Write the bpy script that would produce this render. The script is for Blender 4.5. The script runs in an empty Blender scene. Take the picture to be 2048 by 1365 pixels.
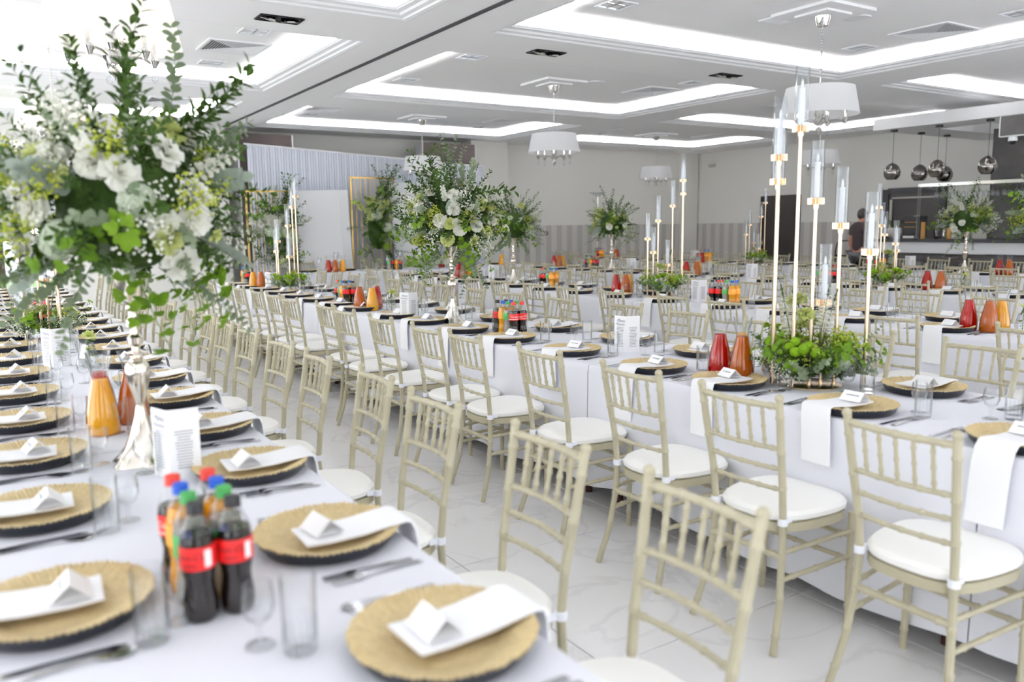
import bpy, math, random
from math import sin, cos, pi, sqrt, radians
from mathutils import Vector, Matrix, Quaternion
random.seed(7)
S = bpy.context.scene
C = S.collection
# ------------------------------------------------------------------ camera
CAMZ = 1.48
YAW, PITCH, ROLL, FPX = .5694, .1398, -.0121, 1628.7
fw = Vector((sin(YAW)*cos(PITCH), cos(YAW)*cos(PITCH), -sin(PITCH)))
r0 = Vector((cos(YAW), -sin(YAW), 0)); u0 = r0.cross(fw)
rt = cos(ROLL)*r0 + sin(ROLL)*u0; up = -sin(ROLL)*r0 + cos(ROLL)*u0
cd = bpy.data.cameras.new('camera'); cam = bpy.data.objects.new('camera', cd); C.objects.link(cam)
m = Matrix((rt, up, -fw)).transposed().to_4x4(); m.translation = (0, 0, CAMZ); cam.matrix_world = m
cd.sensor_width = 36; cd.lens = 36*FPX/2048; cd.clip_start = .05
cd.dof.use_dof = True; cd.dof.focus_distance = 5.4; cd.dof.aperture_fstop = 2.0
S.camera = cam
# ------------------------------------------------------------------ view, world, daylight
S.view_settings.view_transform = 'Standard'; S.view_settings.look = 'None'
S.view_settings.exposure = 0.35; S.view_settings.gamma = 1.0; S.view_settings.use_curve_mapping = False
cy = S.cycles
cy.max_bounces = 12; cy.diffuse_bounces = 8; cy.glossy_bounces = 4; cy.transmission_bounces = 6
cy.transparent_max_bounces = 24; cy.caustics_reflective = False; cy.caustics_refractive = False
cy.sample_clamp_indirect = 6.0
W = bpy.data.worlds.new('world'); S.world = W; W.use_nodes = True
bg = W.node_tree.nodes['Background']; bg.inputs[0].default_value = (.92, .95, 1.0, 1); bg.inputs[1].default_value = 2.2
def area(name, loc, aim, sx, sy, energy, col):
    l = bpy.data.lights.new(name, 'AREA'); l.shape = 'RECTANGLE'; l.size = sx; l.size_y = sy; l.energy = energy; l.color = col
    o = bpy.data.objects.new(name, l); C.objects.link(o); o.location = loc
    o.rotation_euler = Vector(aim).to_track_quat('-Z', 'Y').to_euler(); return o
DAY = (.95, .95, 1.0)
for wy, we in ((-.6, 18), (2.6, 24), (5.8, 40), (9.0, 56), (12.2, 62)):        # daylight outside the five tall windows of the left wall
    area('window_and_fill_light', (-2.95, wy, 1.55), (1, 0, .45), 2.5, 2.6, we, DAY)
for wx, we in ((.3, 14), (4.0, 20), (7.7, 34), (11.4, 44)):              # added fill light, entering by invented windows behind the photographer
    area('window_and_fill_light', (wx, -2.95, 1.6), (0, 1, .45), 2.6, 2.6, we, DAY)
# ------------------------------------------------------------------ materials
def mat(name, col, rough=.5, metal=0., spec=.5, trans=0., emit=None, es=0., sheen=0., sub=0., bump=None, vary=None, coat=0.):
    M = bpy.data.materials.new(name); M.use_nodes = True; nt = M.node_tree; b = nt.nodes['Principled BSDF']
    b.inputs['Base Color'].default_value = (*col, 1); b.inputs['Roughness'].default_value = rough
    b.inputs['Metallic'].default_value = metal; b.inputs['Specular IOR Level'].default_value = spec
    b.inputs['Transmission Weight'].default_value = trans
    if coat: b.inputs['Coat Weight'].default_value = coat
    if sheen: b.inputs['Sheen Weight'].default_value = sheen
    if sub: b.inputs['Subsurface Weight'].default_value = sub; b.inputs['Subsurface Radius'].default_value = (.02, .02, .02)
    if emit: b.inputs['Emission Color'].default_value = (*emit, 1); b.inputs['Emission Strength'].default_value = es
    if vary:   # (scale, second colour): noise mix
        tc = nt.nodes.new('ShaderNodeTexCoord'); n = nt.nodes.new('ShaderNodeTexNoise'); n.inputs['Scale'].default_value = vary[0]; n.inputs['Detail'].default_value = 3
        mx = nt.nodes.new('ShaderNodeMix'); mx.data_type = 'RGBA'; mx.inputs[6].default_value = (*col, 1); mx.inputs[7].default_value = (*vary[1], 1)
        nt.links.new(tc.outputs['Object'], n.inputs['Vector']); nt.links.new(n.outputs['Fac'], mx.inputs[0]); nt.links.new(mx.outputs[2], b.inputs['Base Color'])
    if bump:   # (scale, strength)
        tc = nt.nodes.new('ShaderNodeTexCoord'); n = nt.nodes.new('ShaderNodeTexNoise'); n.inputs['Scale'].default_value = bump[0]
        bp = nt.nodes.new('ShaderNodeBump'); bp.inputs['Strength'].default_value = bump[1]; bp.inputs['Distance'].default_value = .01
        nt.links.new(tc.outputs['Object'], n.inputs['Vector']); nt.links.new(n.outputs['Fac'], bp.inputs['Height']); nt.links.new(bp.outputs[0], b.inputs['Normal'])
    return M
def srgb(r, g, b): return tuple(((c/255)/12.92 if c/255 <= .04045 else ((c/255+.055)/1.055)**2.4) for c in (r, g, b))
def glassmat(name, tint=(.988, .992, .992), ior=1.45, rough=.0):
    M = bpy.data.materials.new(name); M.use_nodes = True; nt = M.node_tree; nt.nodes.remove(nt.nodes['Principled BSDF'])
    out = nt.nodes['Material Output']; t = nt.nodes.new('ShaderNodeBsdfTransparent'); g = nt.nodes.new('ShaderNodeBsdfGlossy'); f = nt.nodes.new('ShaderNodeLayerWeight'); f.inputs[0].default_value = .5
    pw = nt.nodes.new('ShaderNodeMath'); pw.operation = 'POWER'; pw.inputs[1].default_value = 2.6; ma = nt.nodes.new('ShaderNodeMath'); ma.operation = 'MULTIPLY_ADD'; ma.inputs[1].default_value = .75; ma.inputs[2].default_value = .028*(ior-1)/.45
    nt.links.new(f.outputs['Facing'], pw.inputs[0]); nt.links.new(pw.outputs[0], ma.inputs[0]); mx = nt.nodes.new('ShaderNodeMixShader'); t.inputs[0].default_value = (*tint, 1); g.inputs['Roughness'].default_value = rough + .02
    nt.links.new(ma.outputs[0], mx.inputs[0])
    tm = nt.nodes.new('ShaderNodeMix'); tm.data_type = 'RGBA'; tm.inputs[6].default_value = (*tint, 1); tm.inputs[7].default_value = (.62, .66, .68, 1)  # darker edge tint imitates the dark refraction at glass rims
    p2 = nt.nodes.new('ShaderNodeMath'); p2.operation = 'POWER'; p2.inputs[1].default_value = 4.0; nt.links.new(f.outputs['Facing'], p2.inputs[0]); nt.links.new(p2.outputs[0], tm.inputs[0]); nt.links.new(tm.outputs[2], t.inputs[0]); nt.links.new(t.outputs[0], mx.inputs[1]); nt.links.new(g.outputs[0], mx.inputs[2]); nt.links.new(mx.outputs[0], out.inputs[0]); return M
def leafmat(name, c1, c2, rough=.55, tr=.35):
    M = bpy.data.materials.new(name); M.use_nodes = True; nt = M.node_tree; b = nt.nodes['Principled BSDF']; out = nt.nodes['Material Output']
    oi = nt.nodes.new('ShaderNodeObjectInfo'); tc = nt.nodes.new('ShaderNodeTexCoord'); n = nt.nodes.new('ShaderNodeTexNoise'); n.inputs['Scale'].default_value = 14
    ad = nt.nodes.new('ShaderNodeMath'); ad.operation = 'MULTIPLY_ADD'; ad.inputs[1].default_value = .5; mx = nt.nodes.new('ShaderNodeMix'); mx.data_type = 'RGBA'
    nt.links.new(tc.outputs['Object'], n.inputs['Vector']); nt.links.new(oi.outputs['Random'], ad.inputs[0]); nt.links.new(n.outputs['Fac'], ad.inputs[2])
    sb = nt.nodes.new('ShaderNodeMath'); sb.operation = 'SUBTRACT'; sb.inputs[1].default_value = .25; sb.use_clamp = True; nt.links.new(ad.outputs[0], sb.inputs[0])
    nt.links.new(sb.outputs[0], mx.inputs[0]); mx.inputs[6].default_value = (*c1, 1); mx.inputs[7].default_value = (*c2, 1)
    nt.links.new(mx.outputs[2], b.inputs['Base Color']); b.inputs['Roughness'].default_value = rough; b.inputs['Specular IOR Level'].default_value = .25
    tl = nt.nodes.new('ShaderNodeBsdfTranslucent'); ms = nt.nodes.new('ShaderNodeMixShader'); ms.inputs[0].default_value = tr
    nt.links.new(mx.outputs[2], tl.inputs[0]); nt.links.new(b.outputs[0], ms.inputs[1]); nt.links.new(tl.outputs[0], ms.inputs[2]); nt.links.new(ms.outputs[0], out.inputs[0]); return M
def marble():
    M = bpy.data.materials.new('white_marble_tile'); M.use_nodes = True; nt = M.node_tree; b = nt.nodes['Principled BSDF']
    g = nt.nodes.new('ShaderNodeNewGeometry'); oi = nt.nodes.new('ShaderNodeObjectInfo')
    off = nt.nodes.new('ShaderNodeVectorMath'); off.operation = 'ADD'; sc = nt.nodes.new('ShaderNodeVectorMath'); sc.operation = 'SCALE'; sc.inputs[3].default_value = 37
    nt.links.new(oi.outputs['Random'], sc.inputs[0]); nt.links.new(g.outputs['Position'], off.inputs[0]); nt.links.new(sc.outputs[0], off.inputs[1])
    n1 = nt.nodes.new('ShaderNodeTexNoise'); n1.inputs['Scale'].default_value = 1.6; n1.inputs['Detail'].default_value = 8; n1.inputs['Distortion'].default_value = 1.2
    r = nt.nodes.new('ShaderNodeValToRGB'); e = r.color_ramp.elements
    e[0].position = .46; e[0].color = (.83, .825, .83, 1); e[1].position = .515; e[1].color = (.83, .825, .83, 1)
    x = e.new(.49); x.color = (.745, .735, .74, 1)
    nt.links.new(off.outputs[0], n1.inputs['Vector']); nt.links.new(n1.outputs['Fac'], r.inputs[0]); nt.links.new(r.outputs[0], b.inputs['Base Color'])
    b.inputs['Roughness'].default_value = .17; return M
def stripes(name, c1, c2, period, axis):
    M = bpy.data.materials.new(name); M.use_nodes = True; nt = M.node_tree; b = nt.nodes['Principled BSDF']
    g = nt.nodes.new('ShaderNodeNewGeometry'); s = nt.nodes.new('ShaderNodeSeparateXYZ'); d = nt.nodes.new('ShaderNodeMath'); d.operation = 'DIVIDE'; d.inputs[1].default_value = period
    f = nt.nodes.new('ShaderNodeMath'); f.operation = 'FRACT'; k = nt.nodes.new('ShaderNodeMath'); k.operation = 'GREATER_THAN'; k.inputs[1].default_value = .5
    mx = nt.nodes.new('ShaderNodeMix'); mx.data_type = 'RGBA'; mx.inputs[6].default_value = (*c1, 1); mx.inputs[7].default_value = (*c2, 1)
    nt.links.new(g.outputs['Position'], s.inputs[0]); nt.links.new(s.outputs[axis], d.inputs[0]); nt.links.new(d.outputs[0], f.inputs[0]); nt.links.new(f.outputs[0], k.inputs[0])
    nt.links.new(k.outputs[0], mx.inputs[0]); nt.links.new(mx.outputs[2], b.inputs['Base Color']); b.inputs['Roughness'].default_value = .6; return M
mWALL = mat('wall_paint', (.82, .81, .765), .8)
mCEIL = mat('ceiling_paint', (.90, .90, .905), .85)
mCORN = mat('cornice_paint', srgb(238, 239, 240), .6)
mLED = mat('led_light', (1, 1, 1), emit=(1.0, .985, .99), es=520.0)
mDARK = mat('dark_metal', (.02, .02, .022), .4, .6)
mGROUT = mat('grout', (.09, .085, .085), .8)
mTILE = marble()
mSTRX = stripes('striped_wallpaper_far', (.62, .60, .57), (.47, .455, .43), .30, 0)
mSTRY = stripes('striped_wallpaper_right', (.62, .60, .57), (.47, .455, .43), .30, 1)
mWHITE = mat('white_lacquer', srgb(238, 239, 241), .4)
mCHAIR = mat('sage_gold_paint', srgb(190, 184, 158), .38, .0, .5, vary=(30, srgb(180, 173, 145)))
mCUSH = mat('cream_cushion', srgb(250, 249, 245), .6, bump=(300, .05))
mTIE = mat('white_elastic', srgb(240, 242, 250), .7)
mCLOTH = mat('white_tablecloth', srgb(230, 231, 238), .85, sheen=.15, bump=(900, .08))
mNAP = mat('white_napkin', srgb(246, 246, 248), .85, bump=(700, .06))
mPAPER = mat('white_card', srgb(246, 246, 247), .7)
mINK = mat('grey_ink', (.22, .22, .25), .8)
mGOLDP = mat('gold_leaf_plate', srgb(232, 214, 168), .36, .2, bump=(160, .7), vary=(80, srgb(196, 170, 118)))
mBLACKP = mat('black_plate_underside', (.006, .008, .016), .3)
mSTEEL = mat('steel_cutlery', (.62, .63, .66), .12, 1.0)
mCHROME = mat('chrome', (.75, .74, .72), .08, 1.0)
mGOLD = mat('champagne_gold', srgb(248, 240, 228), .13, 1.0)
mROSEG = mat('rose_gold_pole', srgb(234, 212, 184), .2, 1.0)
mGLASS = glassmat('clear_glass'); mGLASSC = glassmat('candle_glass', (.975, .985, .992), 1.45)
mPET = glassmat('clear_plastic', (.96, .965, .965), 1.4)
mWAX = mat('white_wax', srgb(244, 245, 250), .5, sub=.2)
mFLAME = mat('flame_tip', srgb(250, 250, 250), .5)
mCOLA = mat('cola_liquid', (.008, .004, .003), .06, coat=.6)
mORANGE = mat('orange_soda', srgb(246, 166, 14), .08, trans=.25, coat=.5)
mCLEARS = mat('clear_soda', srgb(226, 226, 214), .06, trans=.6, coat=.5)
mREDL = mat('red_label', srgb(226, 34, 34), .35); mGRNL = mat('green_label', srgb(80, 178, 96), .35); mORGL = mat('orange_label', srgb(255, 178, 74), .35)
mWTXT = mat('white_print', (.9, .9, .9), .5); mBTXT = mat('black_print', (.02, .01, .01), .5)
mCAPR = mat('red_cap', srgb(222, 60, 44), .4); mCAPB = mat('blue_cap', srgb(20, 84, 196), .4); mCAPG = mat('green_cap', srgb(66, 158, 78), .4); mCAPK = mat('black_cap', (.012, .012, .015), .4)
def juicemat(name, c1, tr=.4):
    M = mat(name, c1, .08, coat=.35); nt = M.node_tree; b = nt.nodes['Principled BSDF']; out = nt.nodes['Material Output']
    t = nt.nodes.new('ShaderNodeBsdfTranslucent'); t.inputs[0].default_value = (*c1, 1); x = nt.nodes.new('ShaderNodeMixShader'); x.inputs[0].default_value = tr
    nt.links.new(b.outputs[0], x.inputs[1]); nt.links.new(t.outputs[0], x.inputs[2]); nt.links.new(x.outputs[0], out.inputs[0]); return M
mJR = juicemat('red_juice', srgb(196, 10, 2)); mJA = juicemat('amber_juice', srgb(204, 104, 2)); mJO = juicemat('orange_juice', srgb(250, 186, 36), .25)
mEUC = leafmat('eucalyptus_leaf', srgb(116, 134, 104), srgb(158, 170, 142), .6)
mRUS = leafmat('dark_ruscus_leaf', srgb(30, 54, 12), srgb(70, 98, 32), .6, .16)
mIVY = leafmat('bright_ivy_leaf', srgb(92, 134, 26), srgb(142, 176, 52), .45)
mSIL = leafmat('silver_lobed_leaf', srgb(146, 160, 146), srgb(182, 192, 180), .7)
mSTEM = mat('green_stem', srgb(78, 104, 50), .6)
mFW = leafmat('white_petal', srgb(238, 238, 226), srgb(248, 248, 242), .6, .3)
mFL = leafmat('lime_petal', srgb(206, 216, 122), srgb(230, 234, 176), .6, .3)
mFH = leafmat('pale_green_petal', srgb(206, 220, 190), srgb(234, 240, 224), .6, .3)
mFG = leafmat('green_button_flower', srgb(98, 140, 10), srgb(132, 170, 24), .6, .1)
mFY = leafmat('yellow_green_froth', srgb(172, 186, 60), srgb(204, 210, 98), .6, .3)
mSHADE = None
mCURT = mat('grey_white_curtain', srgb(214, 218, 228), .8)
mBROWN = mat('brown_partition_cloth', srgb(66, 58, 56), .85, bump=(500, .3)); mALU = mat('partition_aluminium', (.72, .72, .74), .3, .8)
mGOLDF = mat('gold_frame_metal', srgb(226, 188, 112), .3, .8)
mBLACKD = mat('dark_wood_and_doorway_shade', srgb(26, 20, 20), .4, vary=(4, srgb(34, 27, 26)))
mSTONE = mat('dark_slate', srgb(52, 50, 50), .6, vary=(7, srgb(78, 76, 75)), bump=(40, .6))
mSKIN = mat('skin', srgb(196, 140, 116), .5, sub=.1); mSHIRT = mat('dark_maroon_shirt', srgb(30, 16, 20), .8); mHAIR = mat('short_dark_hair', (.02, .016, .014), .6)
mPOT = mat('grey_stone_pot', srgb(196, 192, 186), .7); mTERR = mat('outdoor_leaf', srgb(120, 160, 60), .6)
mWOOD = mat('dark_table_leg', srgb(70, 34, 26), .5); mTOP = mat('table_board', srgb(190, 180, 165), .6)
mAMBERW = mat('amber_wood', srgb(190, 140, 70), .5); mSMOKE = mat('smoked_mirror', (.32, .31, .30), .06, 1.0)
mTRACK = mat('partition_track', srgb(70, 70, 76), .5, .3); mLOUV = mat('louver_mirror', (.80, .84, .90), .12, 1.0)
mVOID = mat('vent_shade', (.08, .08, .085), .7); mFRAME = mat('window_frame', srgb(225, 226, 228), .5); mBULB = mat('warm_bulb', (1, 1, 1), emit=(1, .86, .66), es=26)
def shademat(name, tr):
    M = bpy.data.materials.new(name); M.use_nodes = True; nt = M.node_tree; b = nt.nodes['Principled BSDF']; out = nt.nodes['Material Output']
    b.inputs['Base Color'].default_value = (.84, .85, .87, 1); b.inputs['Roughness'].default_value = .8
    t = nt.nodes.new('ShaderNodeBsdfTranslucent'); t.inputs[0].default_value = (.9, .88, .85, 1); x = nt.nodes.new('ShaderNodeMixShader'); x.inputs[0].default_value = tr
    nt.links.new(b.outputs[0], x.inputs[1]); nt.links.new(t.outputs[0], x.inputs[2]); nt.links.new(x.outputs[0], out.inputs[0]); return M
mSHADE = shademat('white_lampshade', .35)
# ------------------------------------------------------------------ mesh kit
class B:
    def __init__(s): s.v = []; s.f = []; s.m = []; s.mi = 0
    def add(s, vs, fs):
        o = len(s.v); s.v += [tuple(v) for v in vs]; s.f += [tuple(i+o for i in f) for f in fs]; s.m += [s.mi]*len(fs); return s
    def box(s, c, d, M=None):
        x, y, z = [k/2 for k in d]; vs = [Vector((a*x, b*y, e*z)) for e in (-1, 1) for b in (-1, 1) for a in (-1, 1)]
        if M: vs = [M @ v for v in vs]
        vs = [v + Vector(c) for v in vs]
        return s.add(vs, [(0, 2, 3, 1), (4, 5, 7, 6), (0, 1, 5, 4), (2, 6, 7, 3), (0, 4, 6, 2), (1, 3, 7, 5)])
    def lathe(s, prof, n=16, c=(0, 0, 0), cap=True, fz=None):
        vs = []; fs = []
        for k, (r, z) in enumerate(prof):
            for i in range(n):
                a = 2*pi*i/n; rr, zz = (r, z) if fz is None else fz(r, z, a)
                vs.append((c[0]+rr*cos(a), c[1]+rr*sin(a), c[2]+zz))
        for k in range(len(prof)-1):
            for i in range(n):
                j = (i+1) % n; fs.append((k*n+i, k*n+j, (k+1)*n+j, (k+1)*n+i))
        if cap: fs.append(tuple(range(n-1, -1, -1))); fs.append(tuple((len(prof)-1)*n+i for i in range(n)))
        return s.add(vs, fs)
    def tube(s, pts, rad, n=8, cap=True):
        P = [Vector(p) for p in pts]; R = rad if hasattr(rad, '__len__') else [rad]*len(P); vs = []; fs = []
        t0 = (P[1]-P[0]).normalized(); a = Vector((0, 0, 1)) if abs(t0.z) < .9 else Vector((1, 0, 0)); nx = t0.cross(a).normalized()
        for k, p in enumerate(P):
            t = (P[min(k+1, len(P)-1)] - P[max(k-1, 0)]).normalized(); nx = (nx - t*nx.dot(t)).normalized(); ny = t.cross(nx)
            vs += [p + (nx*cos(2*pi*i/n) + ny*sin(2*pi*i/n))*R[k] for i in range(n)]
        for k in range(len(P)-1):
            for i in range(n):
                j = (i+1) % n; fs.append((k*n+i, k*n+j, (k+1)*n+j, (k+1)*n+i))
        if cap: fs.append(tuple(range(n-1, -1, -1))); fs.append(tuple((len(P)-1)*n+i for i in range(n)))
        return s.add(vs, fs)
    def ball(s, c, r, nu=8, nv=5, sq=(1, 1, 1)):
        vs = []; fs = []
        for k in range(1, nv):
            t = pi*k/nv
            for i in range(nu):
                a = 2*pi*i/nu; vs.append((c[0]+r*sq[0]*sin(t)*cos(a), c[1]+r*sq[1]*sin(t)*sin(a), c[2]+r*sq[2]*cos(t)))
        T = len(vs); vs += [(c[0], c[1], c[2]+r*sq[2]), (c[0], c[1], c[2]-r*sq[2])]
        for k in range(nv-2):
            for i in range(nu): j = (i+1) % nu; fs.append((k*nu+i, (k+1)*nu+i, (k+1)*nu+j, k*nu+j))
        for i in range(nu): j = (i+1) % nu; fs += [(T, i, j), (T+1, (nv-2)*nu+j, (nv-2)*nu+i)]
        return s.add(vs, fs)
    def quad(s, a, b, c, d): return s.add([a, b, c, d], [(0, 1, 2, 3)])
    def mesh(s, name, *mats, smooth=True):
        me = bpy.data.meshes.new(name); me.from_pydata(s.v, [], s.f)
        for M in mats: me.materials.append(M)
        if len(mats) > 1: me.polygons.foreach_set('material_index', s.m)
        if smooth:
            me.polygons.foreach_set('use_smooth', [True]*len(s.f))
            try: me.update(); me.set_sharp_from_angle(angle=radians(38))
            except Exception as ex: print('SHARP', ex)
        me.update(); return me
    def join(s, o, M=None, mi=None):
        k = len(s.v); s.v += [tuple(M @ Vector(v)) if M else v for v in o.v]; s.f += [tuple(i+k for i in f) for f in o.f]; s.m += [mi if mi is not None else q for q in o.m]; return s
def ob(name, me, parent=None, loc=None, rot=None, sc=None, kind=None, label=None):
    o = bpy.data.objects.new(name, me); C.objects.link(o)
    if parent: o.parent = parent
    if loc: o.location = loc
    if rot is not None:
        if isinstance(rot, Quaternion): o.rotation_mode = 'QUATERNION'; o.rotation_quaternion = rot
        else: o.rotation_euler = rot
    if sc: o.scale = (sc, sc, sc) if not hasattr(sc, '__len__') else sc
    if kind: o['kind'] = kind
    if label: o['label'] = label
    return o
def tag(o, label, cat, group=None):
    o['label'] = label; o['category'] = cat
    if group: o['group'] = group
    return o
def thing(name, loc, label, cat, group=None, rz=0., parts=(), rot=None):
    o = ob(name, None, None, loc, rot if rot is not None else (0, 0, rz)); o.empty_display_size = .05; tag(o, label, cat, group)
    def put(p, par):
        nm, me = p[0], p[1]; e = p[2] if len(p) > 2 else {}
        q = ob(nm, me, par, e.get('loc'), e.get('rot'), e.get('sc'), label=e.get('label'), kind=e.get('kind'))
        for c in e.get('sub', ()): put(c, q)
    for p in parts: put(p, o)
    return o
def single(name, me, loc, label, cat, group=None, rz=0., rot=None, sc=None):
    return tag(ob(name, me, None, loc, rot if rot is not None else (0, 0, rz), sc), label, cat, group)
ORD = ['nearest', 'second', 'third', 'fourth', 'fifth', 'sixth', 'seventh', 'eighth', 'ninth', 'tenth', 'eleventh', 'twelfth', 'thirteenth', 'fourteenth', 'fifteenth', 'sixteenth', 'seventeenth', 'eighteenth', 'nineteenth', 'twentieth', 'twenty-first', 'twenty-second', 'twenty-third']
def struct(name, bm, *mats, parent=None, smooth=False):
    return ob(name, bm.mesh(name, *mats, smooth=smooth), parent, kind='structure')
# ------------------------------------------------------------------ room shell
H = CAMZ + 1.8; HT = H + .15
YF, XR, XL, YN = 15.6, 15.72, -2.7, -2.7
floor = struct('floor', B().box(((XL+XR)/2, (YN+YF)/2, -.06), (XR-XL+.4, YF-YN+.4, .1)), mGROUT)
tb = B(); q = .4976
for (a, z) in ((q, -.0012), (q-.002, 0)): tb.v += [(-a, -a, z), (a, -a, z), (a, a, z), (-a, a, z)]
tb.v += [(-q, -q, -.01), (q, -q, -.01), (q, q, -.01), (-q, q, -.01)]
tb.f = [(4, 5, 6, 7)] + [(i, (i+1) % 4, 4+(i+1) % 4, 4+i) for i in range(4)] + [(8+i, 8+(i+1) % 4, (i+1) % 4, i) for i in range(4)]; tb.m = [0]*9
tmesh = tb.mesh('tile', mTILE, smooth=False)
for i in range(-4, 15):
    for j in range(-3, 16):
        x, y = .647+i+.5, .005+j+.5
        if x < XL-.3 or x > XR+.3 or y > YF+.3 or (y < -1 and x > 7): continue
        if x < -1.5: continue
        ob('tile', tmesh, floor, (x, y, 0))
# trays (ceiling recesses)
TX = [(-1.93, 3.297), (4.13, 9.36), (10.16, 14.86)]; TY = [(-.92, 2.53), (3.38, 6.83), (7.68, 11.126), (12.01, 14.9)]
xs = sorted({XL, XR, *[v for t in TX for v in t]}); ys = sorted({YN, YF, *[v for t in TY for v in t]})
sof = B()
for a, b in zip(xs, xs[1:]):
    for c, d in zip(ys, ys[1:]):
        if any(abs(a-t[0]) < 1e-6 for t in TX) and any(abs(c-t[0]) < 1e-6 for t in TY): continue
        sof.box(((a+b)/2, (c+d)/2, H+.2), (b-a, d-c, .4))
sof.box(((XL+XR)/2, (YN+YF)/2, HT+.1), (XR-XL, YF-YN, .2))
struct('ceiling', sof, mCEIL)
def cornice(x0, x1, y0, y1, idx):
    b = B(); prof = [(0, .0), (.02, -.002), (.026, .0), (.05, .004), (.058, .018), (.10, .026), (.112, .044), (.142, .048), (.15, .058), (.178, .060), (.186, .074), (.172, .076), (.165, .05), (.03, .035), (0, .035)]
    n = len(prof); vs = []
    for sx, sy in ((0, 0), (1, 0), (1, 1), (0, 1)):
        for d, z in prof: vs.append(((x0+d) if not sx else (x1-d), (y0+d) if not sy else (y1-d), H+z))
    fs = []
    for k in range(4):
        l = (k+1) % 4
        for i in range(n-1): fs.append((k*n+i, k*n+i+1, l*n+i+1, l*n+i))
    b.add(vs, fs); o = struct('trim_%d' % idx, b, mCORN)
    l = B(); e = .10; w = .03
    zz = H+.056
    l.box(((x0+x1)/2, y0+e, zz), (x1-x0-.2, w, .012)); l.box(((x0+x1)/2, y1-e, zz), (x1-x0-.2, w, .012))
    l.box((x0+e, (y0+y1)/2, zz), (w, y1-y0-.2, .012)); l.box((x1-e, (y0+y1)/2, zz), (w, y1-y0-.2, .012))
    ob('led_strip', l.mesh('led_strip', mLED, smooth=False), o)
k = 1
for tx in TX:
    for ty in TY: cornice(*tx, *ty, k); k += 1
b = B(); b.box((3.69, (YN+15.1)/2, H-.004), (.05, 15.1-YN, .012)); struct('trim_%d' % k, b, mTRACK); k += 1
# walls
b = B(); b.box((XR+.1, (YN+YF)/2, 1.75), (.2, YF-YN+.4, 3.5)); struct('wall_right', b, mWALL)
b = B(); b.box(((9.65+XR)/2, YF+.1, 1.75), (XR-9.65, .2, 3.5)); b.box((9.2, YF-.12, 1.75), (.9, .64, 3.5))       # pillar beside the curtain alcove
b.box((6.3, YF+.1, 1.75), (5.6, .2, 3.5)); b.box((3.66, 15.45, 1.75), (.14, .6, 3.5)); b.box((2.2, 15.45, 1.75), (2.4, .3, 3.5))
b.box((-.85, 15.45, 3.18), (3.7, .3, .64)); b.box((-.85, 15.45, .1), (3.7, .3, .2))
b.box((15.42, YF-.05, 1.75), (.5, .2, 3.5)); struct('wall_far', b, mWALL)
b = B(); ws = [-.6, 2.6, 5.8, 9.0, 12.2]; e = [YN-.2] + [v for w in ws for v in (w-1.3, w+1.3)] + [YF]
for a, c in zip(e[::2], e[1::2]): b.box((XL-.1, (a+c)/2, 1.75), (.2, c-a, 3.5))
for w in ws: b.box((XL-.1, w, 3.2), (.2, 2.6, .6)); b.box((XL-.1, w, .1), (.2, 2.6, .2))
struct('wall_left', b, mWALL)
b = B(); wx = [.3, 4.0, 7.7, 11.4]; e = [XL-.2] + [v for w in wx for v in (w-1.35, w+1.35)] + [XR+.2]
for a, c in zip(e[::2], e[1::2]): b.box(((a+c)/2, YN-.1, 1.75), (c-a, .2, 3.5))
for w in wx: b.box((w, YN-.1, 3.2), (2.7, .2, .6)); b.box((w, YN-.1, .1), (2.7, .2, .2))
struct('wall_near', b, mWALL)
def window(idx, c, w, z0, z1, ax):
    o = ob('window_%d' % idx, None, None, c, (0, 0, 0 if ax == 0 else pi/2)); o['kind'] = 'structure'
    f = B(); t = .06
    for x in (-w/2+t/2, 0, w/2-t/2): f.box((x, 0, (z0+z1)/2), (t, .07, z1-z0))
    for z in (z0+t/2, z1-t/2, z0+(z1-z0)*.72): f.box((0, 0, z), (w, .07, t))
    ob('window_frame', f.mesh('window_frame', mFRAME, smooth=False), o, kind='structure')
    g = B().box((0, .01, (z0+z1)/2), (w-.1, .006, z1-z0-.1)); ob('pane', g.mesh('pane', mGLASS, smooth=False), o, kind='structure')
n = 1
for w in ws: window(n, (XL-.1, w, 0), 2.6, .2, 2.9, 1); n += 1
for w in wx: window(n, (w, YN-.1, 0), 2.7, .2, 2.9, 0); n += 1  # near-wall windows are invented, openings for the added fill light
window(n, (-.85, 15.45, 0), 3.7, .2, 2.86, 0)
# striped wainscot panels and their cap rail
def wains(idx, c, d, m_): struct('trim_%d' % idx, B().box(c, d), m_)
wains(30, ((9.65+15.17)/2, YF-.008, .75), (5.5, .016, 1.5), mSTRX); wains(31, ((9.65+15.17)/2, YF-.012, 1.51), (5.5, .028, .03), mWALL)
wains(32, (XR-.008, (13.42+15.5)/2, .75), (.016, 2.08, 1.5), mSTRY); wains(33, (XR-.012, (13.42+15.5)/2, 1.51), (.028, 2.08, .03), mWALL)
wains(34, (XR-.008, (10.3+12.25)/2, .75), (.016, 1.95, 1.5), mSTRY); wains(35, (XR-.012, (10.3+12.25)/2, 1.51), (.028, 1.95, .03), mWALL)
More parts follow.
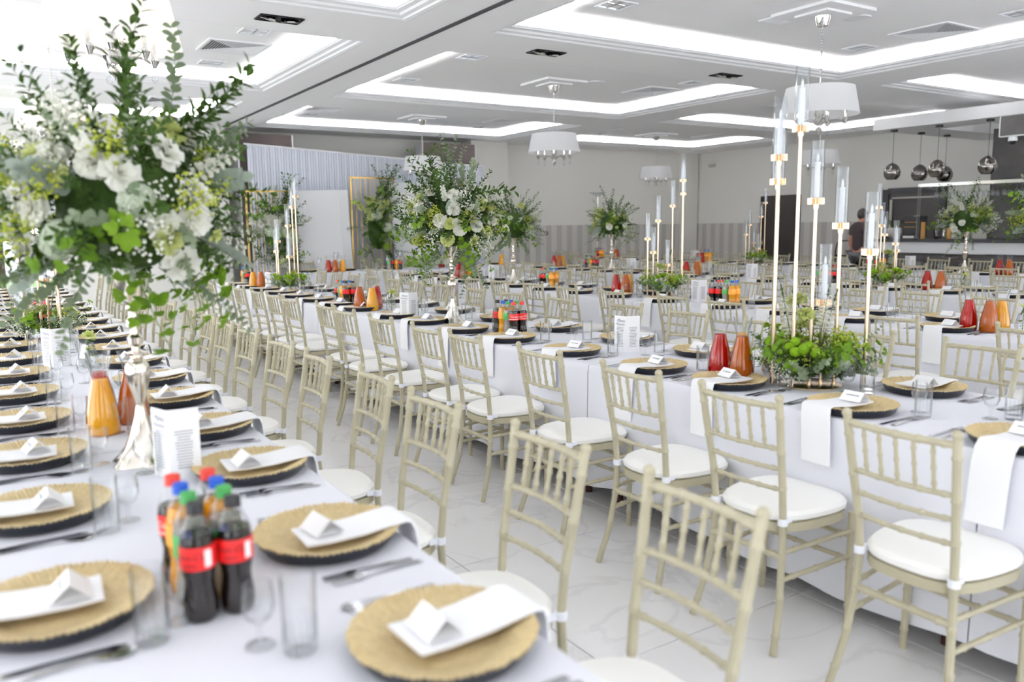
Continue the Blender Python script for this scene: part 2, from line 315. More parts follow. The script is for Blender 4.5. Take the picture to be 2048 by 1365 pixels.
# dark door and dark service doorway in the right wall
d = ob('door_1', None, None, (XR-.02, 12.83, 0)); d['kind'] = 'structure'
ob('door_leaf', B().box((0, 0, 1.04), (.04, 1.0, 2.08)).mesh('door_leaf', mBLACKD, smooth=False), d, kind='structure')
f = B(); f.box((0, .53, 1.06), (.06, .06, 2.12)); f.box((0, -.53, 1.06), (.06, .06, 2.12)); f.box((0, 0, 2.1), (.06, 1.0, .05)); ob('door_frame', f.mesh('door_frame', mBLACKD, smooth=False), d, kind='structure')
f = B()
for z in (1.02, 1.75): f.box((-.035, .47, z), (.02, .03, .1))
ob('hinge', f.mesh('hinge', mCHROME, smooth=False), d, kind='structure')
d = ob('door_2', None, None, (XR-.02, 9.55, 0)); d['kind'] = 'structure'
f = B(); f.box((0, .6, 1.07), (.08, .14, 2.14)); f.box((0, -.6, 1.07), (.08, .14, 2.14)); f.box((0, 0, 2.1), (.08, 1.1, .12)); ob('door_frame', f.mesh('door_frame', mDARK, smooth=False), d, kind='structure')
ob('doorway_shade', B().box((.0, 0, 1.02), (.03, 1.06, 2.04)).mesh('doorway_shade', mBLACKD, smooth=False), d, kind='structure')  # dark slab standing in for the unlit space beyond the doorway
f = B(); f.box((-.03, .47, 1.62), (.03, .05, .62)); f.box((-.03, 0, 1.96), (.03, .9, .03)); ob('door_closer', f.mesh('door_closer', mPOT, smooth=False), d, kind='structure')
# ------------------------------------------------------------------ ceiling fittings
def louvre():
    p = []; f = B(); a, t = .14, .012
    for s_ in (-1, 1): f.box((s_*(a-t/2), 0, -.004), (t, 2*a, .012)); f.box((0, s_*(a-t/2), -.004), (2*a-2*t, t, .012))
    p.append(('frame', f.mesh('frame', mWHITE, smooth=False)))
    l = B(); l.box((0, 0, .004), (.012, .25, .016)); l.box((0, 0, .004), (.25, .012, .016))
    for x in (-.065, .065):
        for y in (-.065, .065):
            vs = [(x-.06, y-.06, -.002), (x+.06, y-.06, -.002), (x+.06, y+.06, -.002), (x-.06, y+.06, -.002), (x, y-.05, .03), (x, y+.05, .03)]
            l.add(vs, [(0, 3, 5, 4), (1, 4, 5, 2), (0, 4, 1), (3, 2, 5)])
    p.append(('mirror_louvre', l.mesh('mirror_louvre', mLOUV, smooth=False))); return p
LOUV = louvre()
for i, (x, y, w) in enumerate([(2.42, 8.42, 'square mirrored downlight on left tray, nearer the front of the grille'), (2.41, 10.19, 'square mirrored downlight on left tray, behind the grille'), (4.9, 5.87, 'square mirrored downlight cut by top edge of picture'),
        (4.9, 8.44, 'square mirrored downlight on middle tray, nearer of the left pair'), (4.88, 10.14, 'square mirrored downlight on middle tray, farther of the left pair'), (8.45, 5.88, 'square mirrored downlight beside the big grille, left of it'),
        (8.42, 4.16, 'square mirrored downlight at the top right corner'), (8.43, 8.45, 'square mirrored downlight on middle tray beside the black twin spot'), (4.85, 13.9, 'square mirrored downlight in front of curtain, left'), (8.29, 14.1, 'square mirrored downlight in front of curtain, right'),
        (10.95, 13.2, 'square mirrored downlight on far right tray, left'), (11.2, 13.9, 'square mirrored downlight on far right tray beside chandelier'), (10.95, 8.6, 'square mirrored downlight over the bar side tables')]):
    thing('downlight', (x, y, HT-.006), w, 'ceiling light', 'square mirrored ceiling downlights', 0, LOUV)
def grille(s):
    f = B(); t = .03
    for k in (-1, 1): f.box((k*(s-t/2), 0, 0), (t, 2*s, .014)); f.box((0, k*(s-t/2), 0), (2*s-2*t, t, .014))
    p = [('frame', f.mesh('frame', mWHITE, smooth=False)), ('duct_shade', B().box((0, 0, .004), (2*s-2*t, 2*s-2*t, .002)).mesh('duct_shade', mVOID, smooth=False))]  # flat dark sheet stands in for the shade behind the blades
    N = 11
    for qd in range(4):
        M = Matrix.Rotation(qd*pi/2, 3, 'Z')
        for i in range(N):
            y = (i+.5)/N*(s-t); ln = 2*y; bb = B().box((0, 0, 0), (ln, .016, .0025), M @ Matrix.Rotation(.7, 3, 'X'))
            c = M @ Vector((0, -y, -.004)); p.append(('blade', bb.mesh('blade', mWHITE, smooth=False), {'loc': c}))
    return p
GR = grille(.32); GS = grille(.15)
for x, y, w in [(2.42, 9.26, 'square four-way ceiling grille left of the ceiling track'), (8.43, 9.26, 'square four-way ceiling grille on the middle tray'), (8.45, 5.02, 'large square four-way grille at upper right beside the chandelier'), (4.83, 13.24, 'square grille above the left end of the curtain'),
             (8.36, 13.2, 'square grille above the right end of the curtain'), (2.52, 13.44, 'square grille behind the tall flowers at far left'), (10.99, 9.16, 'square grille behind the candle glasses, right tray'), (13.9, 13.3, 'square grille in the far right corner tray')]:
    thing('ceiling_grille', (x, y, HT-.008), w, 'vent', 'square ceiling grilles', 0, GR)
thing('small_grille', (6.63, 5.48, HT-.008), 'small square white air diffuser beside the chandelier plate', 'vent', None, 0, GS)
sp = B().lathe([(.125, 0), (.125, -.01), (.11, -.014), (0, -.016)], 28).mesh('ceiling_speaker', mWHITE)
for x, y, w in [(7.24, 5.08, 'round white flush ceiling speaker at upper right'), (7.24, 9.1, 'round white flush ceiling speaker on middle tray')]: single('ceiling_speaker', sp, (x, y, HT), w, 'speaker', 'round ceiling speakers')
def twinspot():
    f = B()
    for k in (-1, 1): f.box((k*.185, 0, 0), (.012, .2, .012)); f.box((0, k*.1, 0), (.36, .012, .012))
    p = [('frame', f.mesh('frame', mDARK, smooth=False)), ('box', B().box((0, 0, .003), (.36, .19, .002)).mesh('box', mCAPK, smooth=False))]
    r = B().lathe([(.078, 0), (.082, -.012), (.07, -.016), (.05, .0), (.0, .004)], 24).mesh('lamp_ring', mCHROME)
    for x in (-.088, .088): p.append(('lamp_ring', r, {'loc': (x, 0, -.003), 'rot': (.25, .2 if x < 0 else -.1, 0)}))
    return p
TS = twinspot()
for x, w in [(2.3, 'black twin ceiling spot left of the ceiling track'), (5.11, 'black twin ceiling spot between the two middle trays'), (7.79, 'black twin ceiling spot near the candle glass tops')]:
    thing('twin_spot', (x, 7.25, H-.004), w, 'ceiling light', 'black twin ceiling spots', 0, TS)
# ------------------------------------------------------------------ chandeliers
def chandelier():
    p = [('ceiling_plate', B().box((0, 0, .817), (.66, .66, .026)).box((0, 0, .795), (.36, .36, .02)).mesh('ceiling_plate', mCEIL, smooth=False)),
         ('canopy', B().lathe([(.075, .785), (.07, .76), (.05, .70), (.022, .69), (.0, .685)], 20).mesh('canopy', mCHROME))]
    ch = B(); z = .69
    while z > .22: ch.lathe([(.003, z), (.009, z-.008), (.009, z-.018), (.003, z-.026)], 6, cap=False); z -= .026
    p.append(('chain', ch.mesh('chain', mCHROME)))
    p.append(('shade', B().lathe([(.31, .14), (.36, -.11)], 40, cap=False).mesh('shade', mSHADE)))
    p.append(('stem', B().lathe([(.008, .24), (.012, .05), (.03, -.04), (.045, -.10), (.03, -.13), (.06, -.17), (.035, -.2), (.012, -.215), (.03, -.235), (.032, -.25), (.012, -.27), (0, -.3)], 14).mesh('stem', mCHROME)))
    arm = B().tube([(.04, 0, -.17), (.1, 0, -.155), (.17, 0, -.15), (.215, 0, -.175), (.23, 0, -.17)], .008, 6).lathe([(.012, -.2), (.03, -.16), (.014, -.14), (.016, -.08), (.02, -.06)], 10, (.23, 0, 0)).mesh('arm', mCHROME)
    cr = B().lathe([(.002, -.2), (.012, -.215), (.003, -.23), (.018, -.25), (.02, -.262), (.004, -.285)], 8, (.23, 0, 0)).mesh('crystal_drop', mGLASSC)
    cd_ = B().lathe([(.008, -.06), (.02, -.02), (.018, .02), (.0, .05)], 10, (.23, 0, 0)).mesh('bulb', mBULB)
    cu = B().lathe([(.008, -.06), (.02, -.02), (.018, .02), (.0, .05)], 10, (.23, 0, 0)).mesh('bulb', mWHITE)
    return p, arm, cr, cd_, cu
CP, CARM, CCR, CLIT, COFF = chandelier()
for i, (x, y, lit, w) in enumerate([(.68, 5.1, 1, 'lit white drum chandelier, largest, above the near tall flowers'), (.68, 9.4, 1, 'lit white drum chandelier second in the left row'), (.68, 13.5, 1, 'lit white drum chandelier farthest in the left row'),
        (6.75, 5.1, 0, 'white drum chandelier behind the tall candle glasses'), (6.75, 9.4, 0, 'white drum chandelier in the picture centre, before the bare wall'), (6.75, 13.45, 0, 'white drum chandelier in front of the pale curtain'), (12.5, 13.6, 0, 'small distant white drum chandelier before the far right corner'), (12.5, 9.4, 0, 'white drum chandelier above the bar side tables, hidden behind another')]):
    parts = list(CP) + [('arm', CARM, {'rot': (0, 0, .3+j*2*pi/5), 'sub': [('crystal_drop', CCR), ('bulb', CLIT if lit else COFF)]}) for j in range(5)]
    thing('chandelier', (x, y, HT-.83), w, 'chandelier', 'drum shade chandeliers', 0, parts)
# ------------------------------------------------------------------ tables and cloths
TABLES = [('left', .34, .85, 12.6), ('second', 3.075, .78, 11.75), ('third', 5.68, 1.9, 11.6), ('fourth', 8.49, 3.2, 12.4), ('bar side', 11.68, 4.6, 14.9)]
TNAME = ['leftmost table', 'second table', 'third table', 'fourth table', 'table by the bar']
HW = .44
def cloth_mesh(L, w, drop, seed, ends=(1, 1), amp=.022):
    """top sheet and four hanging sides with folds; origin at the centre of the top"""
    rnd = random.Random(seed); b = B(); nx = 3; r = .012
    per = []; st = .055
    def line(p, q):
        n = max(2, int((Vector(q)-Vector(p)).length/st))
        for i in range(n): t = i/n; per.append((p[0]+(q[0]-p[0])*t, p[1]+(q[1]-p[1])*t))
    line((-w, -L/2), (w, -L/2)); line((w, -L/2), (w, L/2)); line((w, L/2), (-w, L/2)); line((-w, L/2), (-w, -L/2))
    N = len(per); ph = [rnd.uniform(0, 6.28) for _ in range(4)]; fr = [rnd.uniform(7, 9), rnd.uniform(14, 17), rnd.uniform(3, 4)]
    rows = []; zs = [0, -.006, -.03, -.15, -.3, -.45, -drop+.03, -drop]
    for k, z in enumerate(zs):
        row = []
        for i, (x, y) in enumerate(per):
            nxv = (1 if x >= w-1e-6 else -1 if x <= -w+1e-6 else 0); nyv = (ends[1] if y >= L/2-1e-6 else -ends[0] if y <= -L/2+1e-6 else 0)
            u = (x if nyv and not nxv else y) ; t = max(0, -z/drop); fd = min([1.] + [abs(y-e_*L/2)/.3 for e_, on in ((-1, ends[0]), (1, ends[1])) if not on])
            a = fd*amp*t*(sin(u*fr[0]+ph[0]) + .6*sin(u*fr[1]+ph[1])) + .012*t
            o = 0 if k == 0 else .006 if k == 1 else .01 + a
            zz = z + fd*(t*t*(.035*sin(u*fr[2]+ph[2]) + .02*sin(u*fr[0]*.8+ph[3])) if k > 5 else 0)
            row.append((x+nxv*o, y+nyv*o, zz))
        rows.append(row)
    vs = [p for row in rows for p in row]; fs = []
    for k in range(len(zs)-1):
        for i in range(N):
            j = (i+1) % N; ya, yb = per[i][1], per[j][1]
            if ((not ends[0] and ya <= -L/2+1e-6 and yb <= -L/2+1e-6) or (not ends[1] and ya >= L/2-1e-6 and yb >= L/2-1e-6)): continue
            fs.append((k*N+i, (k+1)*N+i, (k+1)*N+j, k*N+j))
    fs.append(tuple(range(N)))
    b.add(vs, fs); return b.mesh('tablecloth', mCLOTH)
def table(x, y0, y1, seed, nm, cl, rz=0, w=HW, zt=.75, ends=(1, 1)):
    L = y1-y0; yc = (y0+y1)/2; top = zt-.008
    c = cos(rz); s = sin(rz)
    lg = B().tube([(0, 0, 0), (0, 0, top-.03)], .02, 8).mesh('leg', mWOOD)
    ps = [('tabletop', B().box((0, 0, top-.015), (2*w-.03, L-.03, .03)).mesh('tabletop', mTOP, smooth=False))]
    for a in (-1, 1):
        for e in (-1, 1): ps.append(('leg', lg, {'loc': (a*(w-.1), e*(L/2-.13), 0)}))
    thing('folding_table', (x, yc, 0) if rz == 0 else (yc, x, 0), nm, 'table', 'folding tables under the cloths', rz, ps)
    single('tablecloth', cloth_mesh(L, w, .655, seed, ends), (x, yc, zt) if rz == 0 else (yc, x, zt), cl, 'tablecloth', 'white tablecloths', rz)
CUT = [[.85, 2.95, 5.05, 7.15, 9.3, 11.0, 12.6], [.78, 1.32, 3.36, 5.45, 7.55, 9.65, 11.75], [1.9, 3.9, 6.0, 8.0, 10.0, 11.6], [3.2, 5.2, 7.2, 9.2, 10.8, 12.4], [4.6, 6.6, 8.7, 10.8, 12.9, 14.9]]
for t, (nm, x, a, bb) in enumerate(TABLES):
    for i, (p, q) in enumerate(zip(CUT[t], CUT[t][1:])):
        table(x, p, q-.004, t*10+i, 'folding table under the cloth, %s section of the %s' % (ORD[i], TNAME[t]), 'white floor-length tablecloth on the %s section of the %s' % (ORD[i], TNAME[t]), ends=(int(i == 0), int(i == len(CUT[t])-2)))
table(13.36, 4.3, 6.55, 91, 'folding table under the cloth, left half of head table by curtain', 'white floor-length tablecloth on left half of head table', pi/2, ends=(0, 1))
table(13.36, 6.554, 8.8, 92, 'folding table under the cloth, right half of head table by curtain', 'white floor-length tablecloth on right half of head table', pi/2, ends=(1, 0))
# ------------------------------------------------------------------ bamboo-style chairs: seat faces +x
def bam(pts, r, n=8, nodes=4, ends=True, bump=.0022):
    """a rod with raised bamboo rings"""
    P = [Vector(p) for p in pts]; L = [0]
    for a, b_ in zip(P, P[1:]): L.append(L[-1]+(b_-a).length)
    T = L[-1]
    def at(s_):
        s_ = min(max(s_, 0), T)
        for i in range(len(P)-1):
            if s_ <= L[i+1]+1e-9: return P[i].lerp(P[i+1], (s_-L[i])/max(1e-9, L[i+1]-L[i]))
        return P[-1]
    ss = [(l, r) for l in L]
    for j in range(nodes):
        c = T*(j+.5)/nodes
        ss += [(c-.008, r*.97), (c-.004, r+bump), (c+.004, r+bump), (c+.008, r*.97)]
    ss.sort(key=lambda q_: q_[0]); out = [ss[0]]
    for q_ in ss[1:]:
        if q_[0]-out[-1][0] > .0015: out.append(q_)
    b = B(); b.tube([at(a) for a, _ in out], [q_ for _, q_ in out], n); return b
def chair_parts(n=8):
    P = []
    for s_ in (1, -1):
        rear = bam([(-.245, s_*.172, .90), (-.222, s_*.165, .76), (-.19, s_*.155, .58), (-.178, s_*.152, .45), (-.182, s_*.156, .33), (-.205, s_*.17, .16), (-.253, s_*.188, 0)], .0132, n, 7)
        rear.ball((-.246, s_*.1722, .903), .0158, 8, 5)
        P.append(('rear_leg', rear, 0, (0, 0, 0)))
        P.append(('front_leg', bam([(.165, s_*.19, .43), (.16, s_*.192, .2), (.158, s_*.195, 0)], .0125, n, 3), 0, (0, 0, 0)))
    def rail(z, x0, hw, r, bow, nd): return bam([(x0, -hw, z), (x0-bow*.7, -hw*.5, z), (x0-bow, 0, z), (x0-bow*.7, hw*.5, z), (x0, hw, z)], r, n, nd)
    P.append(('top_rail', rail(.873, -.240, .170, .0115, .022, 5), 0, 0))
    P.append(('back_rail', rail(.722, -.215, .163, .009, .020, 5), 0, 0)); P.append(('back_rail', rail(.648, -.201, .159, .0085, .018, 5), 0, 0)); P.append(('back_rail', rail(.572, -.189, .155, .0085, .016, 5), 0, 0))
    for i in range(5):
        y = (i-2)*.054; bo = .021*(1-(y/.17)**2)
        P.append(('spindle', bam([(-.240-bo, y, .868), (-.215-bo, y*.98, .726)], .0068, 6, 3, bump=.002), 0, 0))
    fr = B(); fr.add(*frame_ring()); P.append(('seat_frame', fr, 0, 0))
    for s_ in (1, -1):
        P.append(('side_stretcher', bam([(-.184, s_*.157, .345), (.162, s_*.191, .36)], .0095, 6, 3), 0, 0)); P.append(('side_stretcher', bam([(-.193, s_*.163, .25), (.16, s_*.192, .265)], .0095, 6, 3), 0, 0))
    P.append(('rear_stretcher', bam([(-.184, -.156, .33), (-.184, .156, .33)], .0125, n, 4), 0, 0))
    P.append(('front_stretcher', bam([(.162, -.19, .34), (.162, .19, .34)], .0095, 6, 4), 0, 0)); P.append(('front_stretcher', bam([(.16, -.19, .25), (.16, .19, .25)], .0095, 6, 4), 0, 0))
    P.append(('cushion', cushion(), 1, 0))
    for s_ in (1, -1): P.append(('cushion_tie', B().lathe([(.0175, -.012), (.0185, 0), (.0175, .012)], 10, (-.178, s_*.152, .455)).box((-.155, s_*.15, .455), (.04, .016, .016)), 2, 0))
    return P
def outline(k=32, grow=0.):
    o = []
    for i in range(k):
        a = 2*pi*i/k; ca, sa = cos(a), sin(a); p = 3.2
        rr = (abs(ca)**p+abs(sa)**p)**(-1/p); x = rr*ca; y = rr*sa
        o.append((.0+x*(.19+grow)+ .0, y*(.178+.022*x+grow)))
    return o
def frame_ring():
    o = outline(28, .008); i_ = outline(28, -.03); n = 28
    vs = [(x, y, .441) for x, y in o]+[(x, y, .41) for x, y in o]+[(x, y, .41) for x, y in i_]+[(x, y, .44) for x, y in i_]; fs = []
    for k in range(4):
        l = (k+1) % 4
        for i in range(n): j = (i+1) % n; fs.append((k*n+i, l*n+i, l*n+j, k*n+j))
    return vs, fs
def cushion():
    b = B(); prof = [(-.002, .442), (.010, .452), (.012, .468), (.002, .482), (-.03, .490), (-.09, .494)]; n = 32; vs = []; fs = []
    for g, z in prof: vs += [(x+.004, y, z) for x, y in outline(n, g)]
    for k in range(len(prof)-1):
        for i in range(n): j = (i+1) % n; fs.append((k*n+i, k*n+j, (k+1)*n+j, (k+1)*n+i))
    fs.append(tuple(range((len(prof)-1)*n, len(prof)*n))); fs.append(tuple(range(n-1, -1, -1))); b.add(vs, fs); return b
CMATS = (mCHAIR, mCUSH, mTIE)
hi = chair_parts(8); CHAIR = [(nm, b_.mesh(nm, CMATS[k_])) for nm, b_, k_, _ in hi]
lo = B()
for nm, b_, k_, _ in chair_parts(6):
    if nm in ('side_stretcher', 'front_stretcher') and False: continue
    lo.join(b_, None, k_)
CHAIR_LO = lo.mesh('bamboo_chair', *CMATS)
SIDE = {-1: 'left side', 1: 'right side'}
rc = random.Random(3)
def chair(x, y, rz, label, full):
    if full: thing('bamboo_chair', (x, y, 0), label, 'chair', 'sage gold bamboo-style chairs', rz, CHAIR)
    else: single('bamboo_chair', CHAIR_LO, (x, y, 0), label, 'chair', 'sage gold bamboo-style chairs', rz)
def ext(l, end, step=.6):
    while l[-1]+step < end: l.append(l[-1]+step)
    return l
ROWS = [(0, 1, ext([1.23, 1.81, 2.45, 3.04, 3.64, 4.22, 4.86, 5.36], 12.4)),
        (1, -1, ext([1.33, 1.93, 2.51, 3.16, 3.86, 4.31, 4.97, 5.61, 6.12, 6.87, 7.42], 11.6)), (1, 1, ext([1.4, 2.02, 2.65, 3.3, 4.0, 4.66, 5.45, 6.17, 6.85, 7.55, 8.2], 11.6)),
        (2, -1, ext([2.2, 3.0, 3.7, 4.4, 5.0, 5.77, 6.44, 7.08, 7.72], 11.4)), (2, 1, ext([3.3, 3.9, 4.4, 5.1, 5.75, 6.43, 7.1, 7.75], 11.4)),
        (3, -1, ext([3.96, 4.6, 5.2, 5.75, 6.27, 6.97, 7.69], 12.2)), (3, 1, ext([4.55, 5.2, 5.9, 6.6, 7.25, 7.95, 8.6], 12.2)),
        (4, -1, ext([5.3, 5.9, 6.48, 7.1, 7.7], 14.7)), (4, 1, ext([5.4, 6.0, 6.55, 7.2, 7.78, 8.4], 14.7))]
for t, sd, ys_ in ROWS:
    x = TABLES[t][1] + sd*.655
    for i, y in enumerate(ys_):
        jr = rc.uniform(-.05, .05) if not (t == 1 and sd == -1 and i < 4) else rc.uniform(-.02, .02)
        jx = rc.uniform(-.015, .03)*sd
        chair(x+jx + (.02*sd if t == 0 else 0), y, (0 if sd < 0 else pi)+jr, 'sage gold bamboo-style chair, %s from front, %s of %s' % (ORD[i], SIDE[sd], TNAME[t]), sqrt(x*x+y*y) < 7.6)
for i, x in enumerate((4.75, 5.35, 6.05, 6.7, 7.4, 8.1)):
    chair(x, 14.02, -pi/2+rc.uniform(-.05, .05), 'sage gold bamboo-style chair behind the head table, %s from the left' % (['first'] + ORD[1:])[i], False)
chair(11.3, 15.25, -1.9, 'sage gold bamboo-style chair turned askew by the striped wall', False)
# ------------------------------------------------------------------ place settings
def plate_mesh():
    n = 256; NP = 84
    def fz(r, z, a):
        w = max(0., min(1., (r-.098)/.06)); k = sin(a*NP)*.0026*w + sin(a*NP*.5+1)*.0008*w + .001*w*sin(a*17+sin(a*5)*2)
        return r*(1+.006*w*w*sin(a*21+sin(a*8))), z+k
    top = B().lathe([(0, .012), (.08, .012), (.098, .0125), (.104, .0165), (.125, .024), (.145, .0315), (.160, .0365), (.167, .0375), (.1675, .035)], n, cap=False, fz=fz)
    bot = B().lathe([(.1675, .035), (.1645, .0325), (.157, .016), (.146, .003), (.138, 0), (0, 0)], 48, cap=False)
    lo_ = B().lathe([(0, .012), (.098, .0125), (.104, .0165), (.145, .0315), (.165, .0375), (.1675, .035)], 32, cap=False)
    lo_.mi = 1; lo_.lathe([(.1675, .035), (.157, .016), (.138, 0), (0, 0)], 32, cap=False)
    return [('plate_top', top.mesh('plate_top', mGOLDP)), ('underside', bot.mesh('underside', mBLACKP), {'label': 'glossy black underside'})], lo_.mesh('charger_plate', mGOLDP, mBLACKP)
PLATE, PLATE_LO = plate_mesh()
def napkin_mesh(w, drop, skew, seed):
    rn = random.Random(seed); path = [(-.075, .036), (-.02, .033), (.06, .035), (.13, .0425), (.165, .0455), (.181, .040), (.190, .018), (.196, -.03), (.197, -drop*.5), (.199, -drop)]
    b = B(); vs = []; th = .005
    for k, (x, z) in enumerate(path):
        t = max(0, k-5)/4; dx = skew*t
        for y in (-w/2, 0, w/2):
            vs.append((x + (.004*t if y == 0 else 0), y+dx, z))
    n = len(path); top = len(vs)
    for k, (x, z) in enumerate(path):
        p = path[max(k-1, 0)]; q_ = path[min(k+1, n-1)]; d = Vector((q_[0]-p[0], 0, q_[1]-p[1])).normalized(); nr = Vector((d.z, 0, -d.x))
        for j in range(3): vs.append(tuple(Vector(vs[k*3+j]) + nr*th))
    fs = []
    for k in range(n-1):
        for j in range(2):
            a = k*3+j; fs.append((a, a+3, a+4, a+1)); c = top+a; fs.append((c, c+1, c+4, c+3))
        fs.append((k*3, top+k*3, top+k*3+3, k*3+3)); fs.append((k*3+2, k*3+5, top+k*3+5, top+k*3+2))
    fs.append((0, 1, top+1, top)); fs.append((1, 2, top+2, top+1)); e = (n-1)*3
    fs.append((e, top+e, top+e+1, e+1)); fs.append((e+1, top+e+1, top+e+2, e+2)); b.add(vs, fs); return b.mesh('napkin', mNAP)
NAPS = [napkin_mesh(.125, .20, .01, 1), napkin_mesh(.12, .23, -.02, 2), napkin_mesh(.13, .18, .02, 3)]
def card_mesh():
    b = B(); L, w, h_ = .088, .036, .034
    def slab(p, q_, s_):
        d = (Vector(q_)-Vector(p)); nr = Vector((d.z*s_, 0, -d.x*s_)).normalized()*.0012
        a = [Vector(p)+Vector((0, y, 0)) for y in (-L/2, L/2)]; c = [Vector(q_)+Vector((0, y, 0)) for y in (-L/2, L/2)]
        vs = a+c+[v+nr for v in a+c]; b.add(vs, [(0, 1, 3, 2), (4, 6, 7, 5), (0, 2, 6, 4), (1, 5, 7, 3), (2, 3, 7, 6), (0, 4, 5, 1)])
    slab((w, 0, 0), (0, 0, h_), -1); slab((-w, 0, 0), (0, 0, h_), 1); b.add([(w, -L/2, 0.0006), (w, L/2, 0.0006), (-w, L/2, .0006), (-w, -L/2, .0006)], [(0, 1, 2, 3)])
    k = B(); rr = random.Random(5)
    d = Vector((-w, 0, h_)).normalized(); nr = Vector((h_, 0, w)).normalized()*.0022; o = Vector((w, 0, 0)); y = -.024
    while y < .022:
        l = rr.uniform(.003, .008); p = o + d*.026 + nr
        k.add([p+Vector((0, y, 0)), p+Vector((0, y+l, 0)), p+d*.0045+Vector((0, y+l, 0)), p+d*.0045+Vector((0, y, 0))], [(0, 1, 2, 3)]); y += l+.0022
    return [('card', b.mesh('card', mPAPER, smooth=False)), ('written_name', k.mesh('written_name', mINK, smooth=False))], b.mesh('name_card', mPAPER, smooth=False)
CARD, CARD_LO = card_mesh()
def strip(pts, th=.0018):
    """flat utensil from (x, halfwidth, z) stations"""
    b = B(); vs = []
    for x, w, z in pts: vs += [(x, -w, z), (x, w, z), (x, w, z+th), (x, -w, z+th)]
    fs = [(3, 2, 1, 0)]
    for k in range(len(pts)-1):
        for i in range(4): j = (i+1) % 4; fs.append((k*4+i, k*4+j, k*4+4+j, k*4+4+i))
    e = (len(pts)-1)*4; fs.append((e, e+1, e+2, e+3)); return b.add(vs, fs)
sp_ = strip([(.1, .008, 0), (.09, .009, 0), (.03, .004, .003), (-.03, .003, .006), (-.045, .010, .003), (-.07, .019, 0), (-.09, .017, .002), (-.1, .006, .005)]).mesh('spoon', mSTEEL)
kn_ = strip([(.1, .007, 0), (.09, .009, 0), (.0, .006, .002), (-.01, .007, .001), (-.09, .009, 0), (-.11, .002, 0)], .002).mesh('knife', mSTEEL)
fk = strip([(.1, .008, 0), (.09, .009, 0), (.03, .004, .003), (-.03, .003, .006), (-.045, .011, .004), (-.058, .012, .002)])
for i in range(4): fk.box((-.08, -.0095+i*.0063, .004), (.05, .0028, .0018))
fk_ = fk.mesh('fork', mSTEEL)
def tumbler():
    g = B().lathe([(0, 0), (.027, 0), (.029, .004), (.031, .14), (.0295, .14), (.0272, .022), (.024, .018), (0, .018)], 20, cap=False); return g.mesh('tumbler', mGLASS)
TUM = tumbler()
tc_ = B()
for i in range(14): a = 2*pi*i/14; tc_.box((.0295*cos(a), .0295*sin(a), .042), (.0022, .0035, .05), Matrix.Rotation(a, 3, 'Z'))
TUMC = tc_.mesh('cut_facets', mGLASS, smooth=False)
GOB = B().lathe([(0, 0), (.027, .001), (.026, .003), (.006, .008), (.004, .03), (.006, .042), (.022, .055), (.029, .075), (.028, .098), (.025, .118), (.0238, .118), (.0265, .098), (.0272, .075), (.02, .057), (0, .047)], 18, cap=False).mesh('stem_glass', mGLASS)
TUP = [('bowl', TUM), ('cut_facets', TUMC)]
rp = random.Random(11)
ZT = .7505
def setting(t, sd, i, y, adj=0.):
    x0 = TABLES[t][1]; px = x0+sd*.278; rz = 0. if sd > 0 else pi; d = sqrt(px*px+y*y); n_, sN, tN = ORD[i], SIDE[sd], TNAME[t]
    a = rp.uniform(-.08, .08); c_, s_ = cos(rz), sin(rz)
    def L(lx, ly, z=0.): return (px+c_*lx-s_*ly, y+s_*lx+c_*ly, ZT+z)
    w = '%s setting from front, %s of %s' % (n_, sN, tN)
    if d < 7: thing('charger_plate', L(0, 0), 'pleated gold plate, ' + w, 'plate', 'gold charger plates', rz+a, PLATE)
    else: single('charger_plate', PLATE_LO, L(0, 0), 'gold plate, ' + w, 'plate', 'gold charger plates', rz+a)
    single('napkin', NAPS[(i+t) % 3], L(0, rp.uniform(-.03, .03)), 'folded white napkin, ' + w, 'napkin', 'white napkins on plates', rz+rp.uniform(-.05, .05))
    cl = L(-.018, rp.uniform(-.02, .02), .0405); crz = rz+rp.uniform(-.2, .2)
    if d < 5.5: thing('name_card', cl, 'white tent card, ' + w, 'card', 'white name cards', crz, CARD)
    elif d < 11: single('name_card', CARD_LO, cl, 'white tent card, ' + w, 'card', 'white name cards', crz)
    if d < 6.2:
        for nm, me, lx, ly in (('fork', fk_, .02, -.205), ('knife', kn_, .02, .2), ('spoon', sp_, .0, .228)):
            single(nm, me, L(lx, ly, .0005), 'steel %s, ' % nm + w, nm, 'steel cutlery', rz+rp.uniform(-.06, .06))
        single('fork', fk_, L(.03, -.232, .0005), 'steel outer fork, ' + w, 'fork', 'steel cutlery', rz+rp.uniform(-.06, .06))
    tx, ty = (-.12, .215) if sd < 0 else (-.215, .125)
    if t == 0 and sd < 0: tx, ty = -.13, .21
    if d < 6: thing('tumbler', L(tx, ty), 'cut glass tumbler, ' + w, 'glass', 'clear tumblers', 0, TUP)
    else: single('tumbler', TUM, L(tx, ty), 'clear tumbler, ' + w, 'glass', 'clear tumblers')
    if d < 12: single('stem_glass', GOB, L(tx-.055, ty-.05 if sd < 0 else ty+.055), 'small stemmed glass, ' + w, 'glass', 'small stemmed glasses')
PL = {(0, 1): ext([1.2, 1.78, 2.44, 3.04, 3.66, 4.22, 4.86], 12.4), (0, -1): ext([1.715, 2.36, 2.97, 3.55, 4.15], 12.4),
      (1, -1): ext([1.28, 1.907, 2.54, 3.036, 3.722, 4.387, 4.97, 5.6, 6.12, 6.87, 7.42], 11.5), (1, 1): ext([1.35, 1.949, 2.6, 3.242, 3.9, 4.63, 5.4, 6.17, 6.85], 11.5)}
for (t, sd, ys_) in ROWS + [(0, -1, None)]:
    for i, y in enumerate(PL.get((t, sd), ys_)): setting(t, sd, i, y)
